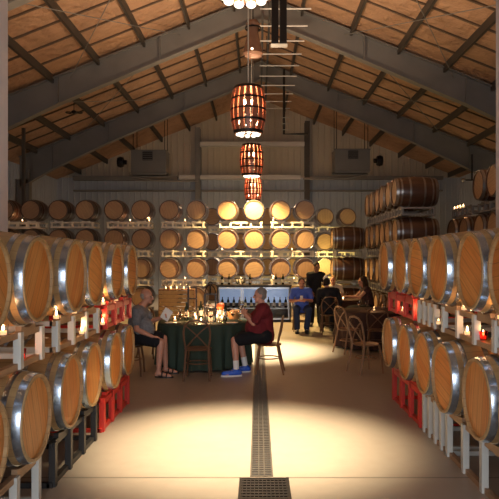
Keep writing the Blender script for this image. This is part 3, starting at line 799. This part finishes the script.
# pot with gourd, bread basket, bottles
o = MB().lathe([(.0001,0),(.06,0),(.07,.06),(.065,.15),(.058,.15),(.0001,.14)], 24).build('white_pot', m_plate, None, True); o.location = (TX+.26, TY+.42, TZ); tag(o, 'small white pot under the orange gourd on the green table', 'pot')
r = empty('orange_gourd', (TX+.26, TY+.42, TZ+.15)); tag(r, 'round orange gourd sitting on the white pot', 'gourd')
MB().ball((0,0,.062), (.082,.082,.064), 20, 12).build('fruit', plain('orange_rind', (.55,.12,.03), .45, 0, .2, 9), r, True)
MB().tube([(0,0,.12),(.01,0,.15)], .009, 6).build('stem', M['chair'], r)
r = empty('bread_basket', (TX+.50, TY+.32, TZ)); tag(r, 'small tan basket at the back right of the green table', 'basket')
m_bask = plain('wicker', (.42, .22, .08), .6, 0, .4, 60)
MB().lathe([(.0001,0),(.09,0),(.125,.12),(.115,.12),(.082,.008),(.0001,.008)], 24).build('bowl', m_bask, r, True)
mb = MB()
for k in range(3): mb.lathe([(.094+.012*k,.02+.035*k),(.107+.010*k,.035+.035*k),(.104+.012*k,.05+.035*k)], 24, cap=False)
mb.build('weave', m_bask, r)
for k, (x, y) in enumerate([(-.03,.0),(.04,.03),(.02,-.045)]):
    o = MB().ball((0,0,0), (.055,.04,.035), 12, 8).build('bread_roll', plain('crust', (.50,.27,.10), .6, 0, .3, 20), None, True)
    o.location = (TX+.50+x, TY+.32+y, TZ+.12+.006*k); tag(o, '%s bread roll in the small tan basket' % ('left', 'right', 'front')[k], 'bread', 'rolls in the tan basket')
def make_bottle(mat, lm):
    r = empty('wine_bottle'); tag(r, 'bottle', 'bottle')
    MB().lathe([(.0001,0),(.036,0),(.038,.01),(.038,.19),(.030,.22),(.014,.25),(.013,.30),(.015,.30),(.015,.31),(.0001,.31)], 20).build('glass', mat, r, True)
    MB().lathe([(.0386,.06),(.0386,.15)], 20, cap=False).build('label_band', lm, r, True)
    return Proto(r)
m_bg = plain('dark_bottle_glass', (.012, .02, .012), .12); m_lab = plain('cream_label', (.7, .66, .55), .6)
bt = make_bottle(m_bg, m_lab)
for k, (x, y, lab) in enumerate([(-.30,.05,'dark wine bottle on the green table left of the wire stand'), (-.08,.30,'dark wine bottle at the back of the green table'), (.36,.0,'dark wine bottle on the green table right of the lantern')]):
    bt.put((TX+x, TY+y, TZ), 0, lab, None)

# ------------------------------------------------------------------ back bar cooler
m_st = plain('brushed_cooler_steel', (.40, .44, .50), .3, .85, .1, 3); m_dark = plain('cooler_inside', (.06, .065, .075), .6)
Yb = 17.25; bx0, bx1 = P(217, Yb), P(291, Yb); bw = bx1-bx0
r = empty('bottle_cooler', ((bx0+bx1)/2, Yb, 0)); tag(r, 'low bar cooler with glass doors and a painted blue sheen under the rear barrels', 'cooler')
MB().box(-bw/2, 0, .04, bw/2, .55, .08).box(-bw/2, .5, .04, bw/2, .55, 1.0).box(-bw/2, 0, .04, -bw/2+.04, .55, 1.0).box(bw/2-.04, 0, .04, bw/2, .55, 1.0).box(-bw/2, 0, .96, bw/2, .55, 1.0).build('cabinet', m_dark, r)
MB().box(-bw/2-.02, -.03, 1.0, bw/2+.02, .57, 1.035).build('top', M['iron'], r)
MB().box(-bw/2, -.02, 0, bw/2, .5, .04).build('plinth', M['black'], r)
m_blue = glow('painted_blue_sheen', (.40, .55, .85), .38)  # glow stands in for blue light reflected by the cooler steel
MB().box(-bw/2+.05, .47, .5, bw/2-.05, .49, .95).build('blue_sheen_panel', m_blue, r)
for k in range(3):
    x0 = -bw/2+.04+k*(bw-.08)/3; x1 = x0+(bw-.08)/3
    dr = MB().box(x0+.01, -.02, .06, x1-.01, .0, .10).box(x0+.01, -.02, .92, x1-.01, .0, .97).box(x0+.01, -.02, .1, x0+.04, .0, .92).box(x1-.04, -.02, .1, x1-.01, .0, .92).build('door', m_st, r)
    MB().box(x0+.04, -.012, .1, x1-.04, -.006, .92).build('pane', M['glass'], dr)
    MB().tube([(x1-.055, -.03, .35), (x1-.055, -.05, .38), (x1-.055, -.05, .68), (x1-.055, -.03, .71)], .008, 6).build('handle', M['chrome'], dr)
for z in (.36,): MB().box(-bw/2+.04, .03, z, bw/2-.04, .45, z+.015).build('shelf', m_st, r)
for k in range(12):
    x = bx0+.14+k*(bw-.28)/11
    bt.put((x, Yb+.22, .376), 0, 'dark wine bottle on the shelf inside the bar cooler, %s from left' % ORD[k], 'bottles in the bar cooler')
# things on the cooler top
r = empty('wire_bowl', (P(240, 17.4), 17.5, 1.042)); tag(r, 'black wire bowl standing on the bar cooler', 'bowl')
mb = MB()
for k in range(10):
    a = 2*PI*k/10; mb.tube([(.06*math.cos(a), .06*math.sin(a), .0), (.13*math.cos(a), .13*math.sin(a), .07), (.16*math.cos(a), .16*math.sin(a), .17)], .006, 5)
mb.build('ribs', M['iron'], r); MB().tube([(.16*math.cos(a*PI/12), .16*math.sin(a*PI/12), .17) for a in range(24)], .007, 6, True).build('rim', M['iron'], r)
MB().tube([(.06*math.cos(a*PI/12), .06*math.sin(a*PI/12), .006) for a in range(24)], .006, 6, True).build('foot', M['iron'], r)
for k, px in enumerate((222, 229, 250, 276, 283)):
    bt.put((P(px, 17.5), 17.52, 1.035), 0, 'wine bottle standing on top of the bar cooler, %s from the left' % ORD[k], 'bottles on the cooler top')
# wooden crate with gold sheet left of the cooler (drape of gold cloth under the rear barrels)
r = empty('wooden_crate', (P(176, 17.4), 17.5, 0)); tag(r, 'tall pale wooden crate below the rear barrels left of the cooler', 'crate')
mb = MB()
for k in range(7): mb.box(-.5, -.01, .08+k*.115, .5, .01, .17+k*.115)
mb.build('slats', plain('pale_crate_wood', (.45,.30,.15), .6, 0, .3, 12), r)
MB().box(-.52, .01, .0, -.46, .4, .87).build('side', M['chair_tan'], r); MB().box(.46, .01, .0, .52, .4, .87).build('side', M['chair_tan'], r)
MB().box(-.52, .0, .87, .52, .42, .90).build('lid', M['chair_tan'], r)
for k, px in enumerate((163, 168, 174, 181, 187)):
    gl.put((P(px, 17.5), 17.6, .90), 0, 'wine glass standing on the crate below the rear barrels, %s from the left' % ORD[k], 'glasses on the crate')
    vput(vot, P(px+2.5, 17.5), 17.56, .90, 'lit candle between the glasses on the crate, %s from the left' % ORD[k], 'candles on the crate', 2)

# ------------------------------------------------------------------ people
def remesh(mb, name, mat, voxel, parent=None, smooth=3):
    me = bpy.data.meshes.new(name); me.from_pydata(mb.v, [], mb.f)
    bm = bmesh.new(); bm.from_mesh(me); bmesh.ops.recalc_face_normals(bm, faces=bm.faces); bm.to_mesh(me); bm.free()
    tmp = bpy.data.objects.new('tmp', me); COL.objects.link(tmp)
    md = tmp.modifiers.new('r', 'REMESH'); md.mode = 'VOXEL'; md.voxel_size = voxel; md.use_smooth_shade = True
    ms = tmp.modifiers.new('s', 'SMOOTH'); ms.factor = .5; ms.iterations = smooth
    dg = bpy.context.evaluated_depsgraph_get(); dg.update()
    out = bpy.data.meshes.new_from_object(tmp.evaluated_get(dg)); out.name = name
    bpy.data.objects.remove(tmp); bpy.data.meshes.remove(me)
    out.materials.clear(); out.materials.append(mat)
    out.polygons.foreach_set('use_smooth', [True]*len(out.polygons))
    o = bpy.data.objects.new(name, out); COL.objects.link(o); o.parent = parent
    return o
def V(*a): return Vector(a)
def add_hand(mb, wr, d, n, side, curl=.5, s=1.):
    """palm from the wrist along d, n = direction the fingers curl to, side = thumb side"""
    d = d.normalized(); n = (n-d*n.dot(d)).normalized(); t = d.cross(n).normalized()*side
    palm = wr+d*.05*s
    R = Matrix((t, n, d)).transposed()
    mb.ball(palm, (.041*s, .017*s, .052*s), 12, 10, R)
    for k, ln in enumerate((.070, .078, .073, .058)):
        b = wr+d*.085*s+t*(.028-.019*k)*s
        p1 = b+(d*math.cos(curl*.6)+n*math.sin(curl*.6))*ln*.5*s
        p2 = p1+(d*math.cos(curl*1.5)+n*math.sin(curl*1.5))*ln*.33*s
        p3 = p2+(d*math.cos(curl*2.2)+n*math.sin(curl*2.2))*ln*.25*s
        mb.caps(b, p1, .0095*s, .009*s, n=8); mb.caps(p1, p2, .009*s, .008*s, n=8); mb.caps(p2, p3, .008*s, .007*s, n=8)
    b = wr+d*.025*s+t*.025*s; p1 = b+(d*.6+t*.7+n*.3).normalized()*.04*s; p2 = p1+(d*.9+t*.2+n*.5).normalized()*.03*s
    mb.caps(b, p1, .012*s, .011*s, n=8); mb.caps(p1, p2, .011*s, .008*s, n=8)
def person(J, label, skin, voxel=.009, belly=.0, f=V(0,-1,0), hands=True, sh=1., bare_feet=True):
    """J: joints in world metres. f: face direction. Returns (body, joints)"""
    mb = MB(); up = V(0,0,1); f = f.normalized(); sd = f.cross(up).normalized()   # sd: the person's right
    J = {k: Vector(v) for k, v in J.items()}
    if J['pelvis'].z < .7:
        for q in ('pelvis', 'hipL', 'hipR'): J[q].z += .04
    mb.caps(J['hipL'], J['hipR'], .105, .105)
    mb.caps(J['pelvis'], J['waist'], .125, .120); mb.caps(J['waist'], J['chest'], .120, .135)
    mb.caps(J['shL'].lerp(J['chest'], .35), J['shR'].lerp(J['chest'], .35), .105, .105)
    mb.caps(J['shL'], J['shR'], .058, .058)
    bf = V(J['kneeL'].x+J['kneeR'].x-2*J['pelvis'].x, J['kneeL'].y+J['kneeR'].y-2*J['pelvis'].y, 0)
    bf = bf.normalized() if bf.length > .2 else f
    if belly: mb.ball(J['waist']+bf*(.05+belly*.5), .12+belly*.5, 14, 10)
    hd = J['head']; nk = J['chest'].lerp(hd, .45)
    mb.caps(J['shL'].lerp(J['shR'], .5), hd+V(0,0,-.06), .062, .055)
    R = Matrix((sd, f, up)).transposed()
    mb.ball(hd+V(0,0,.02), (.074, .092, .098), 16, 12, R)                # skull
    mb.ball(hd+f*.022+V(0,0,-.045), (.056, .066, .068), 14, 10, R)       # jaw and cheeks
    mb.ball(hd+f*.07+V(0,0,-.098), (.022, .018, .016), 10, 8, R)         # chin
    mb.caps(hd+f*.086+V(0,0,.012), hd+f*.108+V(0,0,-.026), .010, .015, n=8) # nose
    mb.caps(hd+f*.078+sd*.035+V(0,0,.03), hd+f*.078-sd*.035+V(0,0,.03), .012, .012, n=8) # brow
    for s in (-1, 1): mb.ball(hd+sd*s*.076+V(0,0,-.01)-f*.005, (.010, .018, .030), 8, 8, R)  # ears
    for s in 'LR':
        sgn = -1 if s == 'L' else 1
        mb.caps(J['sh'+s], J['el'+s], .050, .039); 
        mid = J['el'+s].lerp(J['wr'+s], .3)
        mb.caps(J['el'+s], mid, .039, .040); mb.caps(mid, J['wr'+s], .040, .026)
        d = J['wr'+s]-J['el'+s]
        hdv = J.get('hand'+s, None); dd = (hdv-J['wr'+s]) if hdv is not None else d
        nn = J.get('curl'+s, V(0,0,-1))
        if hands: add_hand(mb, J['wr'+s], dd, nn, sgn, J_curl.get(s, .5))
        mb.caps(J['hip'+s], J['knee'+s], .086, .058); 
        mid = J['knee'+s].lerp(J['an'+s], .3)
        mb.caps(J['knee'+s], mid, .056, .056); mb.caps(mid, J['an'+s], .056, .036)
        heel = J['an'+s]+(J['an'+s]-J['toe'+s]).normalized()*.03; heel.z = .04
        mb.caps(J['an'+s], heel, .036, .034); 
        ball_ = heel.lerp(J['toe'+s], .7); ball_.z = .034; tt = J['toe'+s].copy(); tt.z = .026
        mb.caps(J['an'+s].lerp(heel, .6), ball_, .036, .030); mb.caps(ball_, tt, .032, .022)
        dtoe = (tt-ball_).normalized(); lt = dtoe.cross(up)
        mb.caps(ball_+lt*.022, tt+lt*.014-dtoe*.01, .022, .018); mb.caps(ball_-lt*.022, tt-lt*.018-dtoe*.02, .022, .016)
    # squash below the floor
    mb.v = [(x, y, max(z, .012)) for (x, y, z) in mb.v]
    body = remesh(mb, 'person', skin, voxel); tag(body, label, 'person')
    for s in (-1, 1):
        e = MB().ball(hd+f*.084+sd*s*.031+V(0,0,.008), .0125, 8, 6).build('eye', m_eye, body, True)
    MB().caps(hd+f*.087+sd*.02+V(0,0,-.058), hd+f*.087-sd*.02+V(0,0,-.058), .007, .007, n=6).build('mouth', m_lip, body, True)
    J['_'] = (f, sd, R, bf)
    return body, J
J_curl = {}
m_eye = plain('eye', (.04, .03, .025), .2); m_lip = plain('lip', (.32, .10, .08), .5)
def cloth_col(name, col, var=.12, scale=14): return plain(name, col, .85, 0, var, scale, .2)
def shirt(body, J, mat, sleeve=.55, belly=0., voxel=.012, name='shirt'):
    mb = MB(); f, sd, R, bf = J['_']; e = .020
    mb.caps(J['pelvis']+V(0,0,-.03), J['waist'], .125+e, .125+e); mb.caps(J['waist'], J['chest'], .125+e, .135+e)
    mb.caps(J['shL'].lerp(J['chest'], .35), J['shR'].lerp(J['chest'], .35), .105+e, .105+e); mb.caps(J['shL'], J['shR'], .060+e, .060+e)
    mb.caps(J['hipL'], J['hipR'], .105+e, .105+e)
    if belly: mb.ball(J['waist']+bf*(.05+belly*.5), .12+belly*.5+e, 14, 10)
    for s in 'LR':
        a, b, w = J['sh'+s], J['el'+s], J['wr'+s]
        if sleeve <= 1: mb.caps(a, a.lerp(b, sleeve), .052+e, .050+e); mb.caps(a.lerp(b, sleeve*.5), a.lerp(b, sleeve+.06), .05+e, .054+e, flat=True)
        else: mb.caps(a, b, .052+e, .042+e); mb.caps(b, b.lerp(w, sleeve-1), .042+e, .030+e)
    nk = J['shL'].lerp(J['shR'], .5)
    mb.caps(nk, nk+(J['head']-nk).normalized()*.05, .085, .070, flat=True)
    return remesh(mb, name, mat, voxel, body, 4)
def trousers(body, J, mat, length=2.0, voxel=.012, name='trousers'):
    mb = MB(); e = .020
    mb.caps(J['hipL'], J['hipR'], .108+e, .108+e)
    for s in 'LR':
        h, k, a = J['hip'+s], J['knee'+s], J['an'+s]
        if length <= 1: mb.caps(h, h.lerp(k, length), .09+e, .075+e); mb.caps(h.lerp(k, .4), h.lerp(k, length+.04), .085+e, .082+e, flat=True)
        else: mb.caps(h, k, .088+e, .062+e); mb.caps(k, k.lerp(a, length-1), .060+e, .050+e)
    return remesh(mb, name, mat, voxel, body, 4)
def hair(body, J, mat, kind='short', voxel=.008):
    mb = MB(); f, sd, R, bf = J['_']; h = J['head']
    if kind == 'bald':
        mb.ball(h-f*.03+V(0,0,.0), (.080, .074, .062), 14, 10, R)
    elif kind == 'short':
        mb.ball(h-f*.015+V(0,0,.040), (.080, .092, .086), 16, 12, R); mb.ball(h-f*.04+V(0,0,-.01), (.076, .062, .07), 14, 10, R)
    elif kind == 'long':
        mb.ball(h-f*.015+V(0,0,.035), (.084, .098, .092), 16, 12, R); mb.caps(h-f*.05, h-f*.10+V(0,0,-.26), .082, .07)
        for s in (-1, 1): mb.caps(h+sd*s*.06-f*.01, h+sd*s*.075-f*.03+V(0,0,-.2), .035, .03)
    elif kind == 'bun':
        mb.ball(h-f*.015+V(0,0,.038), (.082, .096, .090), 16, 12, R); mb.ball(h-f*.11+V(0,0,.05), .045, 12, 8)
    return remesh(mb, 'hair', mat, voxel, body, 2)
def shoes(body, J, mat, sole, sock=None):
    for s in 'LR':
        an, toe = J['an'+s], J['toe'+s].copy(); d = V(toe.x-an.x, toe.y-an.y, 0).normalized(); heel = an-d*.045; 
        mb = MB(); h0 = V(heel.x, heel.y, .055); t0 = V(toe.x, toe.y, .045)-d*.0; lt = d.cross(V(0,0,1))
        mb.caps(h0, h0.lerp(t0, .65), .044, .044); mb.caps(h0.lerp(t0, .65), t0, .044, .036)
        mb.caps(h0.lerp(t0,.6)+lt*.012, t0+lt*.01, .040, .034)
        mb.caps(V(an.x, an.y, .095), h0.lerp(t0, .25), .046, .046); mb.v = [(x, y, max(z, .014)) for x, y, z in mb.v]
        sh_ = remesh(mb, 'shoe', mat, .008, body, 2)
        q = MB(); 
        pts = []
        for k in range(24):
            a = 2*PI*k/24; c0 = h0.lerp(t0, .5); L = (t0-h0).length/2+.046
            pts.append((c0+d*math.cos(a)*L+lt*math.sin(a)*(.050+.004*math.cos(a))))
        q.v = [(p.x, p.y, .001) for p in pts]+[(p.x, p.y, .024) for p in pts]
        q.f = [tuple(range(23, -1, -1)), tuple(range(24, 48))]+[(k, (k+1) % 24, 24+(k+1) % 24, 24+k) for k in range(24)]
        q.build('sole', sole, sh_)
        lc = MB()
        for k in range(4):
            c0 = h0.lerp(t0, .42+.10*k)+V(0,0,.047-.004*k); lc.caps(c0+lt*.022, c0-lt*.022, .004, .004, n=6)
        lc.build('laces', M['white'], sh_)
        if sock: MB().caps(V(an.x, an.y, .09), an.lerp(J['knee'+s], .28)+V(0,0,.0), .043, .047, flat=True, n=14).build('sock', sock, body, True)
def sandals(body, J, mat):
    for s in 'LR':
        an, toe = J['an'+s], J['toe'+s]; d = V(toe.x-an.x, toe.y-an.y, 0).normalized(); lt = d.cross(V(0,0,1))
        c0 = V((an.x+toe.x)/2, (an.y+toe.y)/2, 0)-d*.01; L = (V(toe.x,toe.y,0)-V(an.x,an.y,0)).length/2+.05
        q = MB(); pts = [c0+d*math.cos(2*PI*k/24)*L+lt*math.sin(2*PI*k/24)*.052 for k in range(24)]
        q.v = [(p.x, p.y, .001) for p in pts]+[(p.x, p.y, .018) for p in pts]
        q.f = [tuple(range(23, -1, -1)), tuple(range(24, 48))]+[(k, (k+1) % 24, 24+(k+1) % 24, 24+k) for k in range(24)]
        so = q.build('sandal', mat, body)
        st = MB()
        for u, h_ in ((.35, .072), (-.15, .10)):
            st.tube([c0+d*L*u+lt*.05*math.cos(a)+V(0,0,.012+h_*.85*math.sin(a)) for a in [PI*k/8 for k in range(9)]], .010, 6)
        st.build('strap', mat, so)

# --- man in grey, left, on the chair at (-1.93, 9.45), facing the table
sx = -1.90
J_curl.update({'L': .7, 'R': .5})
b1, J1 = person(dict(pelvis=(-1.90, 9.42, .56), waist=(-1.88, 9.42, .70), chest=(-1.84, 9.42, .90), head=(-1.72, 9.42, 1.21),
    shL=(-1.82, 9.60, 1.00), shR=(-1.84, 9.23, .99), elL=(-1.68, 9.68, .80), wrL=(-1.50, 9.54, .87), elR=(-1.82, 9.14, .73), wrR=(-1.59, 9.17, .62),
    handR=(-1.47, 9.19, .60), curlR=(.3, 0, -1), curlL=(0, -1, 0.2),
    hipL=(-1.88, 9.51, .55), hipR=(-1.88, 9.33, .55), kneeL=(-1.47, 9.50, .55), kneeR=(-1.47, 9.22, .53),
    anL=(-1.44, 9.52, .10), anR=(-1.50, 9.20, .10), toeL=(-1.27, 9.50, .03), toeR=(-1.31, 9.17, .03)),
    'man in a grey plaid shirt and black shorts reading left of the green table', M['skin'], belly=.10, f=V(1, -.12, -.12), voxel=.008)
shirt(b1, J1, cloth_col('grey_plaid_shirt', (.20, .22, .25), .5, 26), belly=.10, sleeve=.62)
trousers(b1, J1, cloth_col('black_shorts', (.018, .018, .022)), .84, name='shorts')
hair(b1, J1, cloth_col('grey_hair', (.42, .38, .34)), 'bald')
sandals(b1, J1, M['black'])
mn = MB(); mn.add([(-.07,-.002,-.09),(.07,-.002,-.09),(.07,.002,-.09),(-.07,.002,-.09),(-.07,-.002,.09),(.07,-.002,.09),(.07,.002,.09),(-.07,.002,.09)],[(0,1,2,3),(7,6,5,4),(0,4,5,1),(1,5,6,2),(2,6,7,3),(3,7,4,0)])
o = mn.build('menu_card', m_nap, None); o.location = (-1.42, 9.47, .925); o.rotation_euler = (-.25, .6, .35); tag(o, 'white menu card held by the man in grey', 'menu')

# --- man in maroon, right
J_curl.update({'L': .9, 'R': .9})
b2, J2 = person(dict(pelvis=(.12, 9.56, .56), waist=(.10, 9.56, .71), chest=(.08, 9.56, .91), head=(.035, 9.54, 1.215),
    shL=(.07, 9.38, 1.02), shR=(.07, 9.75, 1.02), elL=(-.07, 9.30, .80), wrL=(-.20, 9.40, .93), elR=(-.10, 9.78, .82), wrR=(-.20, 9.66, .93),
    handL=(-.24, 9.47, 1.0), handR=(-.24, 9.58, 1.0), curlL=(0, 1, 0), curlR=(0, -1, 0),
    hipL=(.10, 9.47, .55), hipR=(.10, 9.65, .55), kneeL=(-.36, 9.36, .54), kneeR=(-.30, 9.64, .55),
    anL=(-.33, 9.28, .12), anR=(-.20, 9.62, .12), toeL=(-.52, 9.25, .03), toeR=(-.38, 9.58, .03)),
    'grey-haired man in a maroon shirt, black shorts and blue sneakers with hands raised', M['skin'], belly=.12, f=V(-1, -.1, -.05), voxel=.008)
shirt(b2, J2, cloth_col('maroon_shirt', (.15, .018, .022), .2), belly=.12, sleeve=.80)
trousers(b2, J2, cloth_col('black_shorts', (.012, .012, .014)), .86, name='shorts')
hair(b2, J2, cloth_col('cropped_grey_hair', (.20, .17, .15)), 'short')
shoes(b2, J2, plain('blue_sneaker', (.02, .10, .55), .5, 0, .2, 30), M['white'], plain('white_sock', (.75, .75, .72), .8))
glw.put((-.255, 9.53, .93), 0, 'wine glass held in the raised hands of the man in maroon', None)

# --- man in blue, facing the camera
J_curl.update({'L': .6, 'R': .6})
bx = 1.06
b3, J3 = person(dict(pelvis=(bx, 15.0, .56), waist=(bx, 14.98, .70), chest=(bx, 14.95, .90), head=(bx, 14.86, 1.19),
    shL=(bx+.19, 14.93, 1.0), shR=(bx-.19, 14.93, 1.0), elL=(bx+.24, 14.80, .76), wrL=(bx+.06, 14.64, .80), elR=(bx-.27, 14.80, .76), wrR=(bx-.06, 14.62, .78),
    curlL=(-1, 0, -.3), curlR=(1, 0, -.3),
    hipL=(bx+.09, 15.0, .55), hipR=(bx-.09, 15.0, .55), kneeL=(bx+.16, 14.58, .56), kneeR=(bx-.14, 14.58, .56),
    anL=(bx+.10, 14.60, .10), anR=(bx-.12, 14.62, .10), toeL=(bx+.12, 14.42, .03), toeR=(bx-.14, 14.44, .03)),
    'man in a bright blue shirt and jeans seated facing the camera', M['skin_tan'], belly=.08, f=V(.1, -1, -.25), voxel=.010)
shirt(b3, J3, cloth_col('blue_shirt', (.075, .13, .52), .15), belly=.08, sleeve=.7)
trousers(b3, J3, cloth_col('blue_jeans', (.03, .045, .10)), 1.95)
hair(b3, J3, cloth_col('brown_hair', (.06, .035, .02)), 'short')
shoes(b3, J3, M['black'], M['black'])
o = MB().lathe([(.0001,0),(.03,0),(.036,.09),(.033,.09),(.028,.005),(.0001,.005)], 16).build('white_cup', m_plate, None, True); o.location = (bx-.02, 14.55, .81); tag(o, 'white cup held by the man in blue', 'cup')

# --- server standing
sx_, sy_ = 1.52, 16.1
b4, J4 = person(dict(pelvis=(sx_, sy_, .92), waist=(sx_, sy_, 1.06), chest=(sx_+.01, sy_-.02, 1.26), head=(sx_+.03, sy_-.06, 1.56),
    shL=(sx_+.18, sy_-.03, 1.36), shR=(sx_-.17, sy_-.02, 1.36), elL=(sx_+.25, sy_-.12, 1.10), wrL=(sx_+.22, sy_-.32, 1.18), elR=(sx_-.20, sy_-.02, 1.08), wrR=(sx_-.12, sy_-.2, .92),
    hipL=(sx_+.09, sy_, .90), hipR=(sx_-.09, sy_, .90), kneeL=(sx_+.10, sy_-.03, .50), kneeR=(sx_-.10, sy_-.02, .50),
    anL=(sx_+.11, sy_, .10), anR=(sx_-.11, sy_, .10), toeL=(sx_+.14, sy_-.18, .03), toeR=(sx_-.13, sy_-.18, .03)),
    'dark-haired server standing in black clothes behind the seated people', M['skin_dark'], f=V(.25, -1, -.2), voxel=.011)
shirt(b4, J4, cloth_col('black_shirt', (.014, .014, .016)), sleeve=1.6)
trousers(b4, J4, cloth_col('black_trousers', (.012, .012, .014)), 1.95)
hair(b4, J4, cloth_col('black_hair', (.015, .01, .008)), 'bun')
shoes(b4, J4, M['black'], M['black'])
mb = MB(); mb.ball((0,0,0), (.07,.04,.09), 12, 8); o = remesh(mb, 'napkin', m_nap, .01); o.location = (sx_+.22, sy_-.47, 1.27); tag(o, 'white napkin in the hand of the standing server', 'napkin')

# --- person in black from behind
qx, qy = 1.69, 14.6
J_curl.update({'L': .4, 'R': .4})
b5, J5 = person(dict(pelvis=(qx, qy, .56), waist=(qx, qy+.01, .71), chest=(qx, qy+.05, .91), head=(qx-.03, qy+.16, 1.19),
    shL=(qx-.20, qy+.06, 1.01), shR=(qx+.20, qy+.06, 1.01), elL=(qx-.24, qy+.10, .78), wrL=(qx-.20, qy+.32, .80), elR=(qx+.29, qy+.05, .76), wrR=(qx+.24, qy-.1, .60),
    hipL=(qx-.09, qy, .55), hipR=(qx+.09, qy, .55), kneeL=(qx-.12, qy+.42, .56), kneeR=(qx+.13, qy+.42, .56),
    anL=(qx-.12, qy+.38, .10), anR=(qx+.12, qy+.38, .10), toeL=(qx-.12, qy+.56, .03), toeR=(qx+.12, qy+.56, .03)),
    'person in a black jacket seated back to the camera beside the man in blue', M['skin'], f=V(.15, 1, -.3), voxel=.011, belly=.05)
shirt(b5, J5, cloth_col('black_jacket', (.016, .016, .02)), sleeve=1.85, belly=.05, name='jacket')
trousers(b5, J5, cloth_col('dark_trousers', (.03, .028, .028)), 1.95)
hair(b5, J5, cloth_col('dark_hair', (.02, .015, .012)), 'short')
shoes(b5, J5, M['black'], M['black'])

# --- woman with bare arm at right
wx, wy = 2.68, 14.75
b6, J6 = person(dict(pelvis=(wx, wy, .56), waist=(wx-.02, wy, .71), chest=(wx-.06, wy, .92), head=(wx-.16, wy-.02, 1.24),
    shL=(wx-.08, wy-.17, 1.05), shR=(wx-.08, wy+.17, 1.05), elL=(wx-.26, wy-.24, .86), wrL=(wx-.48, wy-.14, .88), elR=(wx-.28, wy+.26, .84), wrR=(wx-.48, wy+.2, .86),
    hipL=(wx-.02, wy-.09, .55), hipR=(wx-.02, wy+.09, .55), kneeL=(wx-.44, wy-.12, .56), kneeR=(wx-.44, wy+.12, .56),
    anL=(wx-.42, wy-.12, .10), anR=(wx-.42, wy+.12, .10), toeL=(wx-.60, wy-.12, .03), toeR=(wx-.60, wy+.12, .03)),
    'long-haired woman with a bare orange-lit arm leaning left at the far right table', M['skin_tan'], f=V(-1, -.2, -.2), voxel=.011)
shirt(b6, J6, cloth_col('dark_top', (.06, .03, .03)), sleeve=.15, name='top')
trousers(b6, J6, cloth_col('dark_skirt', (.02, .018, .02)), 1.9)
hair(b6, J6, cloth_col('brown_long_hair', (.05, .028, .015)), 'long')
shoes(b6, J6, M['black'], M['black'])
# --- person in white behind the small table
ex, ey = 2.08, 16.90
b7, J7 = person(dict(pelvis=(ex, ey, .56), waist=(ex, ey-.02, .71), chest=(ex, ey-.05, .90), head=(ex-.02, ey-.14, 1.19),
    shL=(ex+.18, ey-.06, 1.0), shR=(ex-.18, ey-.06, 1.0), elL=(ex+.22, ey-.2, .80), wrL=(ex+.1, ey-.42, .80), elR=(ex-.22, ey-.2, .80), wrR=(ex-.1, ey-.42, .80),
    hipL=(ex+.09, ey, .55), hipR=(ex-.09, ey, .55), kneeL=(ex+.12, ey-.40, .54), kneeR=(ex-.12, ey-.40, .54),
    anL=(ex+.12, ey-.36, .10), anR=(ex-.12, ey-.36, .10), toeL=(ex+.12, ey-.54, .03), toeR=(ex-.12, ey-.54, .03)),
    'person in a white shirt seated behind the small far table', M['skin'], f=V(-.2, -1, -.2), voxel=.011)
shirt(b7, J7, cloth_col('white_shirt', (.62, .58, .52)), sleeve=.7)
trousers(b7, J7, cloth_col('grey_trousers', (.05, .05, .05)), 1.95)
hair(b7, J7, cloth_col('fair_hair', (.30, .18, .09)), 'short')
shoes(b7, J7, M['black'], M['black'])
for k, (x, y) in enumerate([(2.05, 15.6), (2.3, 15.7), (2.15, 15.9)]):
    (glw if k == 1 else gl).put((x, y, TZ), 0, '%s wine glass on the small far table' % ('middle', 'part-filled', 'hindmost')[k], None)
vput(vot, 2.17, 15.55, TZ, 'lit candle on the small far table among the people', None, 3)
for k, (x, y) in enumerate([(2.05, 12.35), (2.25, 12.6), (2.55, 12.35)]):
    gl.put((x, y, TZ), 0, 'empty wine glass on the brown cloth behind the pulled-out chairs, %s from the left' % ORD[k], 'glasses on the brown table')
vput(vot, 2.35, 12.35, TZ, 'lit candle on the brown cloth behind the pulled-out chairs', None, 2)
